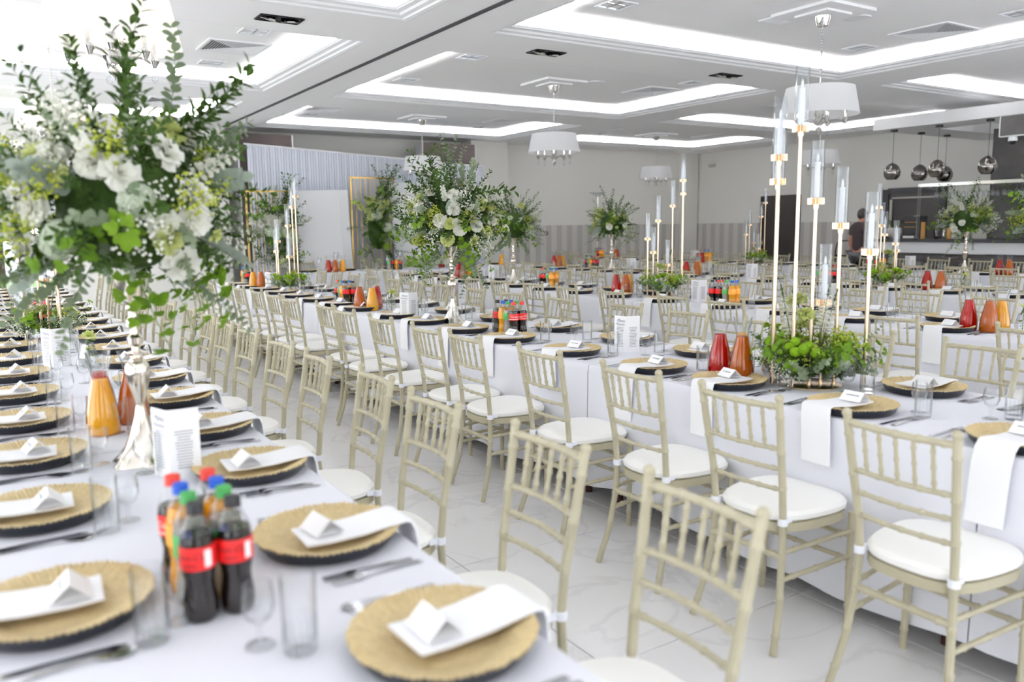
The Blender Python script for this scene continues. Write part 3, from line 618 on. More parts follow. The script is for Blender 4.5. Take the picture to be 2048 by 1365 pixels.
# ------------------------------------------------------------------ bottles, carafes, bud vases, menu cards
BPROF = [(0, .004), (.012, .001), (.024, 0), (.0305, .006), (.0325, .018), (.032, .04), (.0285, .062), (.0275, .078), (.031, .1), (.0325, .115), (.0325, .150), (.0315, .158), (.027, .178), (.019, .195), (.0135, .207), (.0135, .214)]
def bottle(liq, lab, cap, fill):
    lp = [p for p in BPROF if p[1] <= fill]; lp.append((lp[-1][0]*.97, fill)); lp.append((0, fill))
    p = [('bottle_body', B().lathe(lp, 20, cap=False).mesh('bottle_body', liq)),
         ('bottle_neck', B().lathe([q_ for q_ in BPROF if q_[1] >= fill-.012], 18, cap=False).mesh('bottle_neck', mPET)),
         ('label', B().lathe([(.0332, .106), (.0336, .108), (.0336, .148), (.0332, .150)], 24, cap=False).mesh('label', lab)),
         ('cap', B().lathe([(.0165, .208), (.0155, .211), (.0155, .226), (.0145, .228), (0, .229)], 20, cap=False).mesh('cap', cap))]
    return p
def text_mesh(body, size, mt, shear=0., wrap=0., z0=0., th=.0006, ang0=0.):
    cu = bpy.data.curves.new('t', 'FONT'); cu.body = body; cu.size = size; cu.align_x = 'CENTER'; cu.align_y = 'CENTER'; cu.shear = shear; cu.resolution_u = 2
    o = bpy.data.objects.new('t', cu); C.objects.link(o); dg = bpy.context.evaluated_depsgraph_get(); e = o.evaluated_get(dg); me = bpy.data.meshes.new_from_object(e)
    bpy.data.objects.remove(o); bpy.data.curves.remove(cu)
    if wrap:
        for v in me.vertices: a = ang0 + v.co.x/wrap; y = v.co.y; v.co = (wrap*sin(a), -wrap*cos(a), z0+y)
    me.materials.clear(); me.materials.append(mt); me.name = 'lettering'; return me
COLA = bottle(mCOLA, mREDL, mCAPR, .166); ZERO = bottle(mCOLA, mREDL, mCAPK, .168); ORA = bottle(mORANGE, mORGL, mCAPB, .182); GRN = bottle(mCLEARS, mGRNL, mCAPG, .17)
COLA_T = COLA + [('lettering', text_mesh('Coca-Cola', .021, mWTXT, .28, .0342, .130, ang0=-.15), {'label': 'white lettering reading Coca-Cola'}), ('label_stripe', B().lathe([(.0338, .112), (.0338, .115)], 24, cap=False).mesh('label_stripe', mWTXT))]
ZERO_T = ZERO + [('lettering', text_mesh('Coca-Cola', .0185, mBTXT, .28, .0342, .133, ang0=-.35), {'label': 'black lettering reading Coca-Cola'}), ('lettering', text_mesh('zero', .013, mBTXT, 0, .0342, .117, ang0=-.35), {'label': 'black lettering reading zero'}), ('label_panel', B().box((.0195, -.0278, .128), (.013, .001, .032), Matrix.Rotation(.61, 3, 'Z')).mesh('label_panel', mWTXT, smooth=False))]
KIND = {'c': (COLA, 'red-capped cola bottle'), 'z': (ZERO, 'black-capped cola bottle with red label'), 'o': (ORA, 'blue-capped orange soda bottle'), 'g': (GRN, 'green-capped clear soda bottle')}
def lowpoly(parts):
    return parts
def bottles(cx, cy, order, where, zt=ZT, gap=.069, near=False, rz=0.):
    """two columns side by side, first letter nearest the viewer"""
    for col in (0, 1):
        for r, ch_ in enumerate(order):
            ps, nm = KIND[ch_]
            if near: ps = COLA_T if ch_ == 'c' else ZERO_T if ch_ == 'z' else ps
            lx, ly = (col-.5)*.07, r*gap
            x = cx+lx*cos(rz)-ly*sin(rz)+random.uniform(-.003, .003); y = cy+lx*sin(rz)+ly*cos(rz)
            thing('soda_bottle', (x, y, zt), '%s, %s of %spair, %s' % (nm, ('left', 'right')[col], ('' if order.count(ch_) == 1 else 'front ' if r == order.index(ch_) else 'rear '), where), 'bottle', 'soda bottles', random.uniform(-.35, .2) if near else random.uniform(-1, 1), ps)
bottles(.322, 1.55, 'zgoc', 'on leftmost table', near=True)
bottles(2.975, 4.57, 'cgoz', 'central group, second table', near=True)
bottles(2.915, 7.45, 'zogc', 'middle group, second table'); bottles(2.95, 11.1, 'zzgo', 'far group, second table')
bottles(5.6, 5.05, 'ogcz', 'near group, third table', rz=.15); bottles(5.7, 7.95, 'ogzc', 'far group, third table')
bottles(8.5, 6.1, 'czog', 'near group, fourth table'); bottles(8.6, 10.8, 'cogz', 'far group, fourth table')
bottles(11.5, 7.45, 'ozgc', 'near group, table by bar'); bottles(11.85, 11.4, 'ozgc', 'middle group, table by bar'); bottles(11.6, 14.35, 'oczg', 'far group, table by bar')
bottles(.3, 6.9, 'czog', 'far group, leftmost table')
for i, ch_ in enumerate('gzoc'):
    thing('soda_bottle', (5.93+i*.075, 13.25, ZT), '%s, at head table by the floral garland' % KIND[ch_][1], 'bottle', 'soda bottles', 0, KIND[ch_][0])
for i, ch_ in enumerate('gzoc'):
    thing('soda_bottle', (7.35+i*.075, 13.4, ZT), '%s, at right end of head table' % KIND[ch_][1], 'bottle', 'soda bottles', 0, KIND[ch_][0])
CPROF = [(0, .003), (.05, .0), (.057, .008), (.058, .03), (.055, .075), (.046, .125), (.033, .175), (.0275, .2), (.0275, .215), (.033, .24), (.043, .272), (.045, .28)]
def carafe(j, fill):
    lp = [(r*.955, z+.002) for r, z in CPROF if z <= fill]; lp.append((lp[-1][0]*.98, fill)); lp.append((0, fill))
    return [('carafe_glass', B().lathe(CPROF+[(.0435, .28), (.0415, .272), (.031, .24), (.026, .215)], 24, cap=False).mesh('carafe_glass', mGLASS)), ('juice', B().lathe(lp, 24, cap=False).mesh('juice', j))]
CAR = {'r': (carafe(mJR, .205), 'glass carafe of red juice'), 'a': (carafe(mJA, .208), 'glass carafe of amber juice'), 'o': (carafe(mJO, .2), 'glass carafe of orange juice')}
def carafes(lst, where):
    for k_, x, y in lst: thing('juice_carafe', (x, y, ZT), '%s, %s' % (CAR[k_][1], where), 'carafe', 'juice carafes', 0, CAR[k_][0])
carafes([('o', .305, 3.235), ('a', .425, 3.36), ('r', .32, 3.40)], 'behind the vase on leftmost table')
carafes([('r', .26, 7.5), ('a', .36, 7.62), ('o', .26, 7.74)], 'at far part of leftmost table')
carafes([('r', 2.945, 2.735), ('a', 2.945, 2.6), ('o', 3.06, 2.70)], 'beside candle stand on second table')
carafes([('o', 2.86, 6.77), ('a', 2.80, 6.92), ('r', 2.97, 6.93)], 'beside menu card, second table')
carafes([('a', 2.86, 10.27), ('o', 2.8, 10.4), ('r', 2.98, 10.3)], 'at far part of second table')
carafes([('r', 5.53, 2.93), ('a', 5.52, 2.79), ('o', 5.63, 2.77)], 'at right of picture, third table')
carafes([('r', 5.70, 6.8), ('a', 5.71, 6.66), ('o', 5.82, 6.74)], 'at middle of third table')
carafes([('r', 5.75, 10.4), ('a', 5.75, 10.25), ('o', 5.87, 10.32)], 'at far part of third table')
carafes([('r', 8.48, 4.96), ('a', 8.46, 4.80)], 'nearest pair of fourth table')
carafes([('r', 8.42, 8.5), ('a', 8.49, 8.36), ('o', 8.6, 8.44)], 'at middle of fourth table')
carafes([('r', 8.6, 12.0), ('a', 8.6, 11.85), ('o', 8.72, 11.9)], 'at far part of fourth table')
carafes([('r', 11.55, 5.75), ('a', 11.5, 5.6)], 'nearest pair, table by bar'); carafes([('r', 11.3, 11.0), ('o', 11.4, 10.88)], 'middle pair, table by bar'); carafes([('r', 11.75, 14.0), ('a', 11.62, 13.9)], 'far pair, table by bar')
carafes([('r', 4.85, 13.3), ('a', 4.95, 13.25), ('o', 5.1, 13.3)], 'at left of head table'); carafes([('r', 7.0, 13.3), ('o', 8.3, 13.3)], 'at right of head table')
def menu_mesh(rows_=14):
    b = B(); w, h_ = .085, .21
    for sgn, M in ((1, 1), (-1, -1)):
        vs = [(0, 0, 0), (0, 0, h_), (sgn*w*.86, .05, 0), (sgn*w*.86, .05, h_)]; vs += [(x, y+.0012, z) for x, y, z in vs]
        b.add(vs, [(0, 2, 3, 1), (4, 5, 7, 6), (0, 1, 5, 4), (2, 6, 7, 3), (1, 3, 7, 5), (0, 4, 6, 2)])
    k = B(); rr = random.Random(2)
    for sgn in (1, -1):
        d = Vector((sgn*w*.86, .05, 0)).normalized(); nr = Vector((sgn*.0, -.0012, 0))
        for i in range(rows_):
            z = .142-i*.0085; l = rr.uniform(.018, .026); c = d*.045+Vector((0, 0, z))+nr
            k.add([c-d*l, c+d*l, c+d*l+Vector((0, 0, .0022)), c-d*l+Vector((0, 0, .0022))], [(0, 1, 2, 3)])
    ti = text_mesh('Menu', .026, mINK, .35); t2 = text_mesh('Weselne', .019, mINK, .35)
    return [('card', b.mesh('card', mPAPER, smooth=False)), ('printed_lines', k.mesh('printed_lines', mINK, smooth=False), {'kind': 'stuff'}),
            ('lettering', ti, {'loc': (-.033, .0163, .183), 'rot': (pi/2, 0, -.598), 'label': 'grey script reading Menu'}), ('lettering', t2, {'loc': (-.038, .0198, .162), 'rot': (pi/2, 0, -.598), 'label': 'grey script reading Weselne'})]
MENU = menu_mesh()
for x, y, rz, w in [(.255, 5.02, 0, 'on leftmost table behind the near carafes'), (.40, 2.50, -.2, 'in front of the gold vase on leftmost table'), (3.06, 3.56, -.35, 'nearest on second table'), (2.84, 5.98, .0, 'behind the gold vase of second table'), (2.9, 10.0, 0, 'at far end of second table'), (5.62, 5.5, -.35, 'left of the bottles on third table'),
                  (5.8, 9.5, -.1, 'behind the gold vase on third table'), (8.42, 7.3, -.4, 'tallest looking on fourth table'), (8.6, 9.9, -.4, 'at far part of fourth table'), (11.9, 7.25, -.7, 'beside bottles on the table by the bar'), (12.0, 11.9, -.6, 'at middle of the table by the bar'), (11.8, 14.2, -.5, 'at far end of the table by the bar')]:
    thing('menu_card', (x, y, ZT), 'white folded menu card standing ' + w, 'menu', 'white menu cards', rz-.45, MENU)
# ------------------------------------------------------------------ plants: shared sprig and flower meshes, stem grows along +z
def leaf(b, base, d, nrm, L, w, fold=.15, shape=0):
    d = Vector(d).normalized(); s_ = d.cross(Vector(nrm)).normalized(); n_ = s_.cross(d); base = Vector(base)
    st = {0: [(.0, .0), (.3, .8), (.6, 1.), (.85, .6), (1., 0)], 1: [(0, .05), (.2, .8), (.5, 1.05), (.8, .8), (1., .15)]}[shape]
    vs = []
    for t, k in st:
        c = base + d*L*t + n_*(-.25*L*t*t*fold*3)
        vs += [c + s_*w*k*.5 + n_*w*k*fold, c, c - s_*w*k*.5 + n_*w*k*fold]
    fs = []
    for i in range(len(st)-1): a = i*3; fs += [(a, a+1, a+4, a+3), (a+1, a+2, a+5, a+4)]
    b.add(vs, fs)
def arc(L, bend, n=9, droop=0.):
    return [Vector((bend*(i/n)**2*L, 0, L*i/n - droop*(i/n)**2*L)) for i in range(n+1)]
def sprig(kind, L, seed, bend=.25, droop=0.):
    rn = random.Random(seed); b = B(); P = arc(L, bend, 9, droop); b.tube(P, [.0022-.0016*i/9 for i in range(10)], 5)
    b.mi = 1
    N = {'euc': int(L/.032), 'rus': int(L/.019), 'ivy': int(L/.034)}[kind]
    for i in range(N):
        t = .22+.78*i/N if kind != 'ivy' else .1+.9*i/N; k = min(int(t*9), 8); p = P[k].lerp(P[k+1], t*9-k); tg = (P[k+1]-P[k]).normalized()
        a = i*2.4+rn.uniform(-.3, .3); side = (Matrix.Rotation(a, 3, tg) @ tg.orthogonal().normalized())
        if kind == 'euc':
            for s_ in (1, -1): leaf(b, p, side*s_+tg*.55, tg, rn.uniform(.034, .05)*(1.1-.45*t), rn.uniform(.034, .048)*(1.1-.45*t), .12, 1)
        elif kind == 'rus': leaf(b, p, side+tg*.9, tg-side*.3, rn.uniform(.052, .074)*(1.1-.4*t), rn.uniform(.019, .026), .2, 0)
        else:
            q_ = p+side*.012; dd = (side+tg*.3+Vector((0, 0, -.4))).normalized(); l = rn.uniform(.04, .062); nn = Vector((rn.uniform(-.4, .4), rn.uniform(-.4, .4), 1))
            for an, sc_ in ((0, 1), (.85, .72), (-.85, .72)): leaf(b, q_, Matrix.Rotation(an, 3, nn) @ dd, nn, l*sc_, l*.62*sc_, .1, 1)
    return b.mesh({'euc': 'eucalyptus_sprig', 'rus': 'ruscus_sprig', 'ivy': 'ivy_sprig'}[kind], mSTEM, {'euc': mEUC, 'rus': mRUS, 'ivy': mIVY}[kind])
def dusty(seed):
    rn = random.Random(seed); b = B(); L = .13
    for i in range(7):
        t = i/7; p = Vector((.02*t, 0, L*t))
        for s_ in (1, -1): leaf(b, p, (s_, .15, .55), (0, 1, 0), .05*(1-.35*t), .026, .1, 1)
    leaf(b, (.02, 0, L*.9), (.1, 0, 1), (0, 1, 0), .045, .03, .1, 1); return b.mesh('dusty_miller_leaf', mSIL)
def froth(name, M, seed, R=.085, N=75, r=.0052, L=.16):
    rn = random.Random(seed); b = B(); tips = []
    for i in range(N):
        v = Vector((rn.gauss(0, 1), rn.gauss(0, 1), rn.gauss(0, .8))).normalized()*R*rn.uniform(.45, 1); tips.append(Vector((0, 0, L))+v)
    for i, t in enumerate(tips):
        if i % 3 == 0: b.tube([(0, 0, L*.45), (t.x*.4, t.y*.4, L*.75+t.z*.1), t], [.0008]*3, 3, cap=False)
    b.tube([(0, 0, 0), (0, 0, L*.5)], .0014, 4); b.mi = 1
    for t in tips: b.ball(t, r*rn.uniform(.7, 1.25), 5, 3)
    return b.mesh(name, mSTEM, M)
def bloom(name, M, R, layers, seed, flat=.8, ruffle=.0, centre=True):
    """cup of petals facing +z, base at origin"""
    rn = random.Random(seed); b = B(); b.lathe([(.003, -.03), (.004, 0), (R*.35, R*.12)], 6, cap=False); b.mi = 1
    for l, (n_, tilt, rad) in enumerate(layers):
        for i in range(n_):
            a = 2*pi*i/n_ + l*.5 + rn.uniform(-.15, .15); tl = tilt+rn.uniform(-.12, .12); rr = rad*rn.uniform(.9, 1.1)
            rows = []
            for k in range(4):
                t = k/3; e = tl + (t*.5 if tl > .6 else t*.15); d = rr*t
                c = Vector((sin(e)*d, 0, cos(e)*d*flat + R*.06)); w = rr*(.28+.75*t-.35*t*t)*1.15
                row = []
                for j in (-1, -.33, .33, 1):
                    z = ruffle*rr*sin(j*5+k*2+i)*t - abs(j)*.0
                    row.append(Matrix.Rotation(a, 3, 'Z') @ (c + Vector((-.12*abs(j)*w*cos(e), j*w*.5, .22*j*j*w*sin(e)+z))))
                rows.append(row)
            vs = [v for r_ in rows for v in r_]; fs = [(k*4+j, k*4+j+1, k*4+j+5, k*4+j+4) for k in range(3) for j in range(3)]; b.add(vs, fs)
    return b.mesh(name, mSTEM, M)
def cluster(name, M, R, N, pr, seed):
    """dome of four-petalled florets (hydrangea)"""
    rn = random.Random(seed); b = B(); b.tube([(0, 0, -.04), (0, 0, R*.3)], .003, 5); b.ball((0, 0, R*.45), R*.6, 8, 5); b.mi = 1; g = pi*(3-sqrt(5))
    for i in range(N):
        z = 1-1.35*i/N; r_ = sqrt(max(0, 1-z*z)); a = g*i; n_ = Vector((r_*cos(a), r_*sin(a), z)); c = n_*R*rn.uniform(.9, 1.04)+Vector((0, 0, R*.45)); u = n_.orthogonal().normalized(); w = n_.cross(u); ph = rn.uniform(0, 1.5)
        for k in range(4):
            e = ph+k*pi/2; d = u*cos(e)+w*sin(e); f_ = n_.cross(d); b.add([c, c+d*pr*.6+f_*pr*.45+n_*pr*.2, c+d*pr+n_*pr*.1, c+d*pr*.6-f_*pr*.45+n_*pr*.2], [(0, 1, 2, 3)])
    return b.mesh(name, mSTEM, M)
def snap(seed):
    rn = random.Random(seed); b = B(); L = .34; b.tube([(0, 0, 0), (.01, 0, L)], [.003, .001], 5)
    for i in range(12): t = .82+.18*i/12; leaf(b, (.01*t, 0, L*t), (cos(i*2.4), sin(i*2.4), 1.2), (0, 0, 1), .022*(1.25-t), .014, .2, 1)
    b.mi = 1
    for i in range(26):
        t = .35+.5*i/26; a = i*2.4; d = Vector((cos(a), sin(a), .35)); c = Vector((.01*t, 0, L*t))
        for k in (-.6, 0, .6): leaf(b, c+d*.008, Matrix.Rotation(k, 3, 'Z') @ d, (0, 0, 1), .033*(1.25-t), .03*(1.25-t), .2, 1)
    return b.mesh('snapdragon', mSTEM, mFW)
def button(seed):
    b = B(); b.tube([(0, 0, -.06), (0, 0, .01)], .0016, 5); b.mi = 1; b.lathe([(.004, 0), (.014, .003), (.019, .012), (.018, .021), (.012, .028), (0, .03)], 12, cap=False, fz=lambda r, z, a: (r*(1+.04*sin(a*6)), z)); return b.mesh('button_flower', mSTEM, mFG)
EUC = [sprig('euc', .42, 1, .22), sprig('euc', .5, 2, .35), sprig('euc', .34, 3, .1)]; RUS = [sprig('rus', .46, 4, .2), sprig('rus', .52, 5, .4), sprig('rus', .36, 6, .1)]
IVY = [sprig('ivy', .3, 7, .2), sprig('ivy', .38, 8, .3)]; DUS = [dusty(9)]; SNAP = [snap(10)]; BUT = [button(11)]
GYP = [froth('babys_breath', mFW, 12), froth('babys_breath', mFW, 13, .1, 95)]; YEL = [froth('lady_mantle', mFY, 14, .065, 80, .0048, .13)]
ROSE = [bloom('white_rose', mFW, .045, [(5, .12, .032), (6, .35, .042), (7, .62, .05), (7, .95, .052)], 15, 1.0, .05)]
CARN = [bloom('lime_carnation', mFL, .045, [(7, .15, .034), (9, .45, .040), (11, .8, .045), (12, 1.15, .046), (12, 1.5, .044)], 16, .9, .18), bloom('lime_carnation', mFL, .04, [(7, .15, .03), (9, .5, .036), (11, .95, .04), (12, 1.4, .04)], 17, .9, .2)]
DAHL = [bloom('white_dahlia', mFW, .05, [(9, .2, .034), (12, .6, .044), (14, 1.0, .05), (14, 1.4, .05)], 18, .9, .05)]
HYD = [cluster('pale_hydrangea', mFH, .068, 95, .017, 19)]; SPR = [bloom('spray_rose', mFL, .025, [(4, .15, .018), (6, .5, .024), (7, .95, .026)], 20, 1., .05)]
CORE = B().ball((0, 0, 0), 1, 12, 8).mesh('foliage_core', mRUS)
def dirv(rn, zlo, zhi): a = rn.uniform(0, 2*pi); z = rn.uniform(zlo, zhi); r_ = sqrt(max(0, 1-z*z)); return Vector((r_*cos(a), r_*sin(a), z))
def orient(d, roll): return Vector((0, 0, 1)).rotation_difference(d) @ Quaternion((0, 0, 1), roll)
def P_(me, p, d, rn, sc=1.): return (me.name.split('.')[0], me, {'loc': p, 'rot': orient(d, rn.uniform(0, 6.28)), 'sc': sc})
def bouquet(seed, R=.3, sc=1., dens=1., tall=1., low=-.75):
    rn = random.Random(seed); o = [('foliage_core', CORE, {'sc': (R*.66, R*.66, R*.6), 'loc': (0, 0, R*.15)})]
    ctr = Vector((0, 0, R*.15))
    def many(lib, n, zlo, zhi, r0, s0, s1):
        for _ in range(max(1, int(n*dens))):
            d = dirv(rn, zlo, zhi); p = ctr+Vector((d.x*r0, d.y*r0, d.z*r0*.95)); dd = (d+Vector((rn.gauss(0, .25), rn.gauss(0, .25), rn.gauss(0, .2)))).normalized(); o.append(P_(rn.choice(lib), p, dd, rn, sc*rn.uniform(s0, s1)))
    many(RUS, 62, -.6, .95, R*.5, .42, .66); many(RUS, 14, -.2, .9, R*.55, .65, .85); many(EUC, 22, low, .7, R*.55, .45, .75)
    many(RUS, 6, .74, 1, R*.55, .8, 1.0*tall); many(EUC, 5, .7, 1, R*.55, .7, .95*tall); many(IVY, 14, -.9, .3, R*.7, .6, 1.0); many(EUC, 5, -.95, -.6, R*.6, .7, 1.)
    many(DUS, 8, -.5, .5, R*.85, .9, 1.2); many(SNAP, 8, .35, 1, R*.6, .75, 1.05)
    many(GYP, 8, -.6, .75, R*.66, .75, 1.1); many(YEL, 11, -.5, .65, R*.72, .8, 1.2)
    many(CARN, 11, -.5, .95, R*1.0, .95, 1.25); many(ROSE, 10, -.6, .8, R*1.0, .85, 1.15); many(HYD, 5, -.5, .5, R*.84, .6, .85); many(DAHL, 5, -.4, .7, R*1.0, .85, 1.05); many(SPR, 12, -.6, .8, R*1.02, .8, 1.15)
    return o
VPROF = [(.095, 0), (.093, .004), (.078, .018), (.055, .05), (.034, .10), (.02, .145), (.0135, .18), (.014, .19), (.02, .215), (.03, .25), (.036, .28), (.0375, .295), (.034, .315), (.022, .33), (.014, .335), (.033, .345), (.034, .352), (.012, .358), (.012, .37), (.022, .38), (.024, .40), (.013, .412), (.013, .425), (.022, .435), (.0225, .455), (.013, .465), (.013, .48), (.021, .49), (.02, .505), (.03, .52), (.045, .56), (.05, .585), (.044, .58), (.02, .53), (0, .525)]
VASE = [('vase_body', B().lathe([(0, 0)]+VPROF, 24, cap=False, fz=lambda r, z, a: (r*(1+(.14*max(0, 1-z/.12))*sin(a*5)), z)).mesh('vase_body', mGOLD))]
def floral(x, y, seed, where, sc=1., dens=1., dz=0., R=.28, tall=1.):
    thing('tall_vase', (x, y, ZT), 'tall gold fluted vase ' + where, 'vase', 'tall gold vases', seed*.7, VASE)
    thing('flower_bouquet', (x, y, ZT+.64+dz), 'white and lime flower bouquet with greenery, gold vase ' + where, 'flowers', 'tall bouquets', seed*1.3, bouquet(seed, R, sc, dens, tall))
floral(.37, 2.77, 21, 'nearest, on leftmost table', 1.0, 1.25, .10, .29, 1.1)
floral(3.0, 5.53, 25, 'on second table', 1., 1.5, .08, .30, 1.15); floral(5.67, 8.8, 23, 'on third table', 1., .8, .06)
floral(8.45, 10.2, 27, 'far on fourth table', 1., .75, .06); floral(8.52, 3.72, 26, 'cut by right edge, fourth table', 1.1, 1., .1, .3); floral(11.5, 6.2, 28, 'near bar, table by the bar', 1., .75, .06)
# ------------------------------------------------------------------ gold candle stands with low flowers
CYL = B().lathe([(.0285, 0), (.0285, .25), (.0268, .25), (.0268, .002)], 20, cap=False).mesh('glass_tube', mGLASSC)
CAN = B().lathe([(0, 0), (.0125, .0), (.0125, .155), (.004, .158)], 12, cap=False)
CANM = CAN.mesh('candle', mWAX); FLM = B().lathe([(.0035, .157), (.0065, .168), (.0045, .182), (0, .196)], 8, cap=False).mesh('flame_tip', mFLAME)
hd = B().lathe([(0, -.045), (.0125, -.045), (.0135, -.005), (.0135, .0), (0, .0)], 12, cap=False)
for i in range(6): a = i*pi/3; hd.box((.025*cos(a), .025*sin(a), -.012), (.02, .012, .028), Matrix.Rotation(a, 3, 'Z'))
HOLD = hd.mesh('holder', mROSEG)
def stand_parts(poles, base):
    o = [('base_plate', B().lathe([(base, 0), (base, .008), (base-.01, .011), (0, .011)], 32, cap=False).mesh('base_plate', mROSEG))]
    for x, y, z in poles:
        o.append(('pole', B().tube([(x, y, .01), (x, y, z-.02)], .0085, 10).mesh('pole', mROSEG), {'sub': [('holder', HOLD, {'loc': (x, y, z)})]}))
        o.append(('glass_tube', CYL, {'loc': (x, y, z-.004)})); o.append(('candle', CANM, {'loc': (x, y, z+.0), 'sub': [('flame_tip', FLM)]}))
    return o
def lowflowers(seed, n=1., R=.17):
    rn = random.Random(seed); o = []
    def many(lib, k, rl, rh, zl, zh, out, s0=.8, s1=1.1):
        for _ in range(int(k*n)):
            a = rn.uniform(0, 6.28); r_ = rn.uniform(rl, rh); p = Vector((r_*cos(a), r_*sin(a), rn.uniform(zl, zh))); d = Vector((cos(a)*out, sin(a)*out, 1)).normalized(); o.append(P_(rn.choice(lib), p, d, rn, rn.uniform(s0, s1)))
    many(EUC, 14, .03, R*.7, .02, .06, 2.2, .4, .6); many(IVY, 16, .03, R*.8, .04, .09, 1.3, .45, .7); many(RUS, 18, .02, R*.7, .02, .06, 1.4, .3, .5)
    many(BUT, 20, R*.6, R*1.05, .11, .19, .9, 1.1, 1.35); many(HYD, 3, R*.5, R*.9, .06, .10, .7, .55, .8); many(GYP, 5, R*.4, R*.9, 0, .02, .9, .6, .8); many(YEL, 5, R*.2, R*.7, .03, .1, .5, .8, 1.1)
    many(CARN, 3, R*.2, R*.6, .15, .38, .3, .8, 1.); many(SNAP, 3, R*.1, R*.5, .08, .18, .2, .9, 1.1); many(ROSE, 3, R*.5, R*.9, .1, .13, .8, .7, .9)
    return o
RTv = Vector((cos(YAW), -sin(YAW)))
def stand(x, y, seed, where, hs=None, full=True):
    hs = hs or [(-.10, 1.02), (-.125, .92), (-.15, 1.2), (.0, .82), (.06, .70), (.12, .60), (.03, .40)]
    pl = []
    for i, (d, z) in enumerate(hs):
        o2 = ((i*37) % 5-2)*.035; v = RTv*d + Vector((-RTv.y, RTv.x))*o2; pl.append((v.x, v.y, z))
    thing('candle_stand', (x, y, ZT), 'gold multi-pole candle stand with glass tubes, ' + where, 'candle stand', 'gold candle stands', 0, stand_parts(pl, .14))
    thing('low_flowers', (x, y, ZT+.012), 'low green and white flowers around candle stand ' + where, 'flowers', 'low flowers', 0, lowflowers(seed, 1.9 if full else .8))
stand(3.09, 2.33, 31, 'nearest, second table', [(-.105, 1.14), (-.17, 1.025), (-.15, .925), (-.015, .835), (.125, .727), (.215, .613), (.05, .39)])
stand(3.02, 9.6, 32, 'far on second table', [(.12, 1.12), (.06, 1.0), (-.02, .78), (-.12, .60), (-.16, .48), (.02, .42)], False)
stand(5.86, 6.25, 33, 'middle of third table', [(-.17, .60), (-.10, .46), (-.04, .78), (.04, .33), (.1, .93), (.18, 1.18), (.2, 1.05)], False)
stand(8.45, 5.45, 34, 'fourth table', [(-.12, .9), (-.05, .7), (.02, .6), (.1, .5), (.15, .42)], False)
stand(11.5, 9.9, 35, 'table by the bar', [(-.2, .55), (-.12, .72), (-.02, .4), (.07, .86), (.16, 1.1), (.02, .3)], False)
stand(.30, 6.3, 36, 'leftmost table', [(-.1, 1.1), (-.03, 1.0), (.05, .7), (.12, .55), (.0, .42)], False)
# bud vases with a single bloom
BUDV = [('vase_glass', B().lathe([(0, .002), (.032, 0), (.05, .055), (.028, .13), (.03, .135), (.026, .13), (.047, .055), (.03, .006), (0, .006)], 6, cap=False).mesh('vase_glass', mGLASS, smooth=False)),
        ('bloom', SPR[0], {'loc': (.005, 0, .165), 'rot': (.3, .2, 0), 'sc': 1.5}), ('ivy_sprig', IVY[0], {'loc': (0, 0, .02), 'sc': .5}), ('stem', B().tube([(.004, 0, .01), (.0, .0, .08), (.005, 0, .15)], .0018, 5).mesh('stem', mSTEM))]
for x, y, w in [(2.93, 6.52, 'right of the orange carafe, second table'), (3.04, 2.50, 'between amber carafe and low flowers, second table'), (5.6, 2.62, 'right of the amber carafe, third table'), (5.8, 6.5, 'right of the carafes, middle of third table'), (8.55, 4.6, 'right of nearest carafes, fourth table'), (8.65, 8.2, 'right of middle carafes, fourth table'), (.42, 4.9, 'behind the menu card, leftmost table'), (5.45, 13.3, 'left part of head table'), (5.75, 13.3, 'middle of head table')]:
    thing('bud_vase', (x, y, ZT), 'faceted glass bud vase with pale rose, ' + w, 'vase', 'glass bud vases', 0, BUDV)
# ------------------------------------------------------------------ head table dressing
rn = random.Random(41); gl = []
for i in range(75):
    t = rn.uniform(-1, 1); p = Vector((t*.62, rn.uniform(-.1, .1), rn.uniform(.02, .1))); d = Vector((t*.5+rn.uniform(-.5, .5), rn.uniform(-1.2, .4), rn.uniform(.1, 1))).normalized()
    lib, s_ = rn.choice([(RUS, .5), (EUC, .55), (IVY, .6), (RUS, .55), (IVY, .7), (GYP, .8)]); gl.append(P_(rn.choice(lib), p, d, rn, s_*rn.uniform(.8, 1.15)))
for i in range(30):
    t = rn.uniform(-.9, .9); p = Vector((t*.6, rn.uniform(-.16, .05), rn.uniform(.1, .2))); d = Vector((rn.uniform(-.4, .4), -1, .7)).normalized(); gl.append(P_(rn.choice([HYD, CARN, CARN, ROSE, DAHL, SPR])[0], p, d, rn, rn.uniform(.95, 1.3)))
thing('flower_garland', (6.85, 13.1, ZT), 'long low garland of white and lime flowers on head table front', 'flowers', None, 0, gl)
for i, x in enumerate((4.6, 5.3, 6.15, 7.7, 8.4)):
    single('charger_plate', PLATE_LO, (x, 13.62, ZT), 'gold charger plate on the head table, %s from the left' % (['first'] + ORD[1:])[i], 'plate', 'gold charger plates')
CG = B().lathe([(0, 0), (.035, 0), (.036, .004), (.005, .01), (.005, .17), (.035, .2), (.038, .29), (.036, .29), (.033, .2), (0, .18)], 16, cap=False)
CGM = CG.mesh('tall_candle_glass', mGLASSC)
for i, (x, s_) in enumerate([(4.75, .85), (5.05, 1.15), (6.0, .8), (6.25, 1.2)]):
    thing('candle_glass', (x, 13.45, ZT), 'footed glass candle holder with white candle on head table, %s from left' % (['first'] + ORD[1:])[i], 'candle holder', 'footed candle glasses', 0, [('tall_candle_glass', CGM, {'sc': s_}), ('candle', B().lathe([(0, .185*s_), (.027, .185*s_), (.027, .25*s_), (0, .25*s_)], 12, cap=False).mesh('candle', mWAX))])
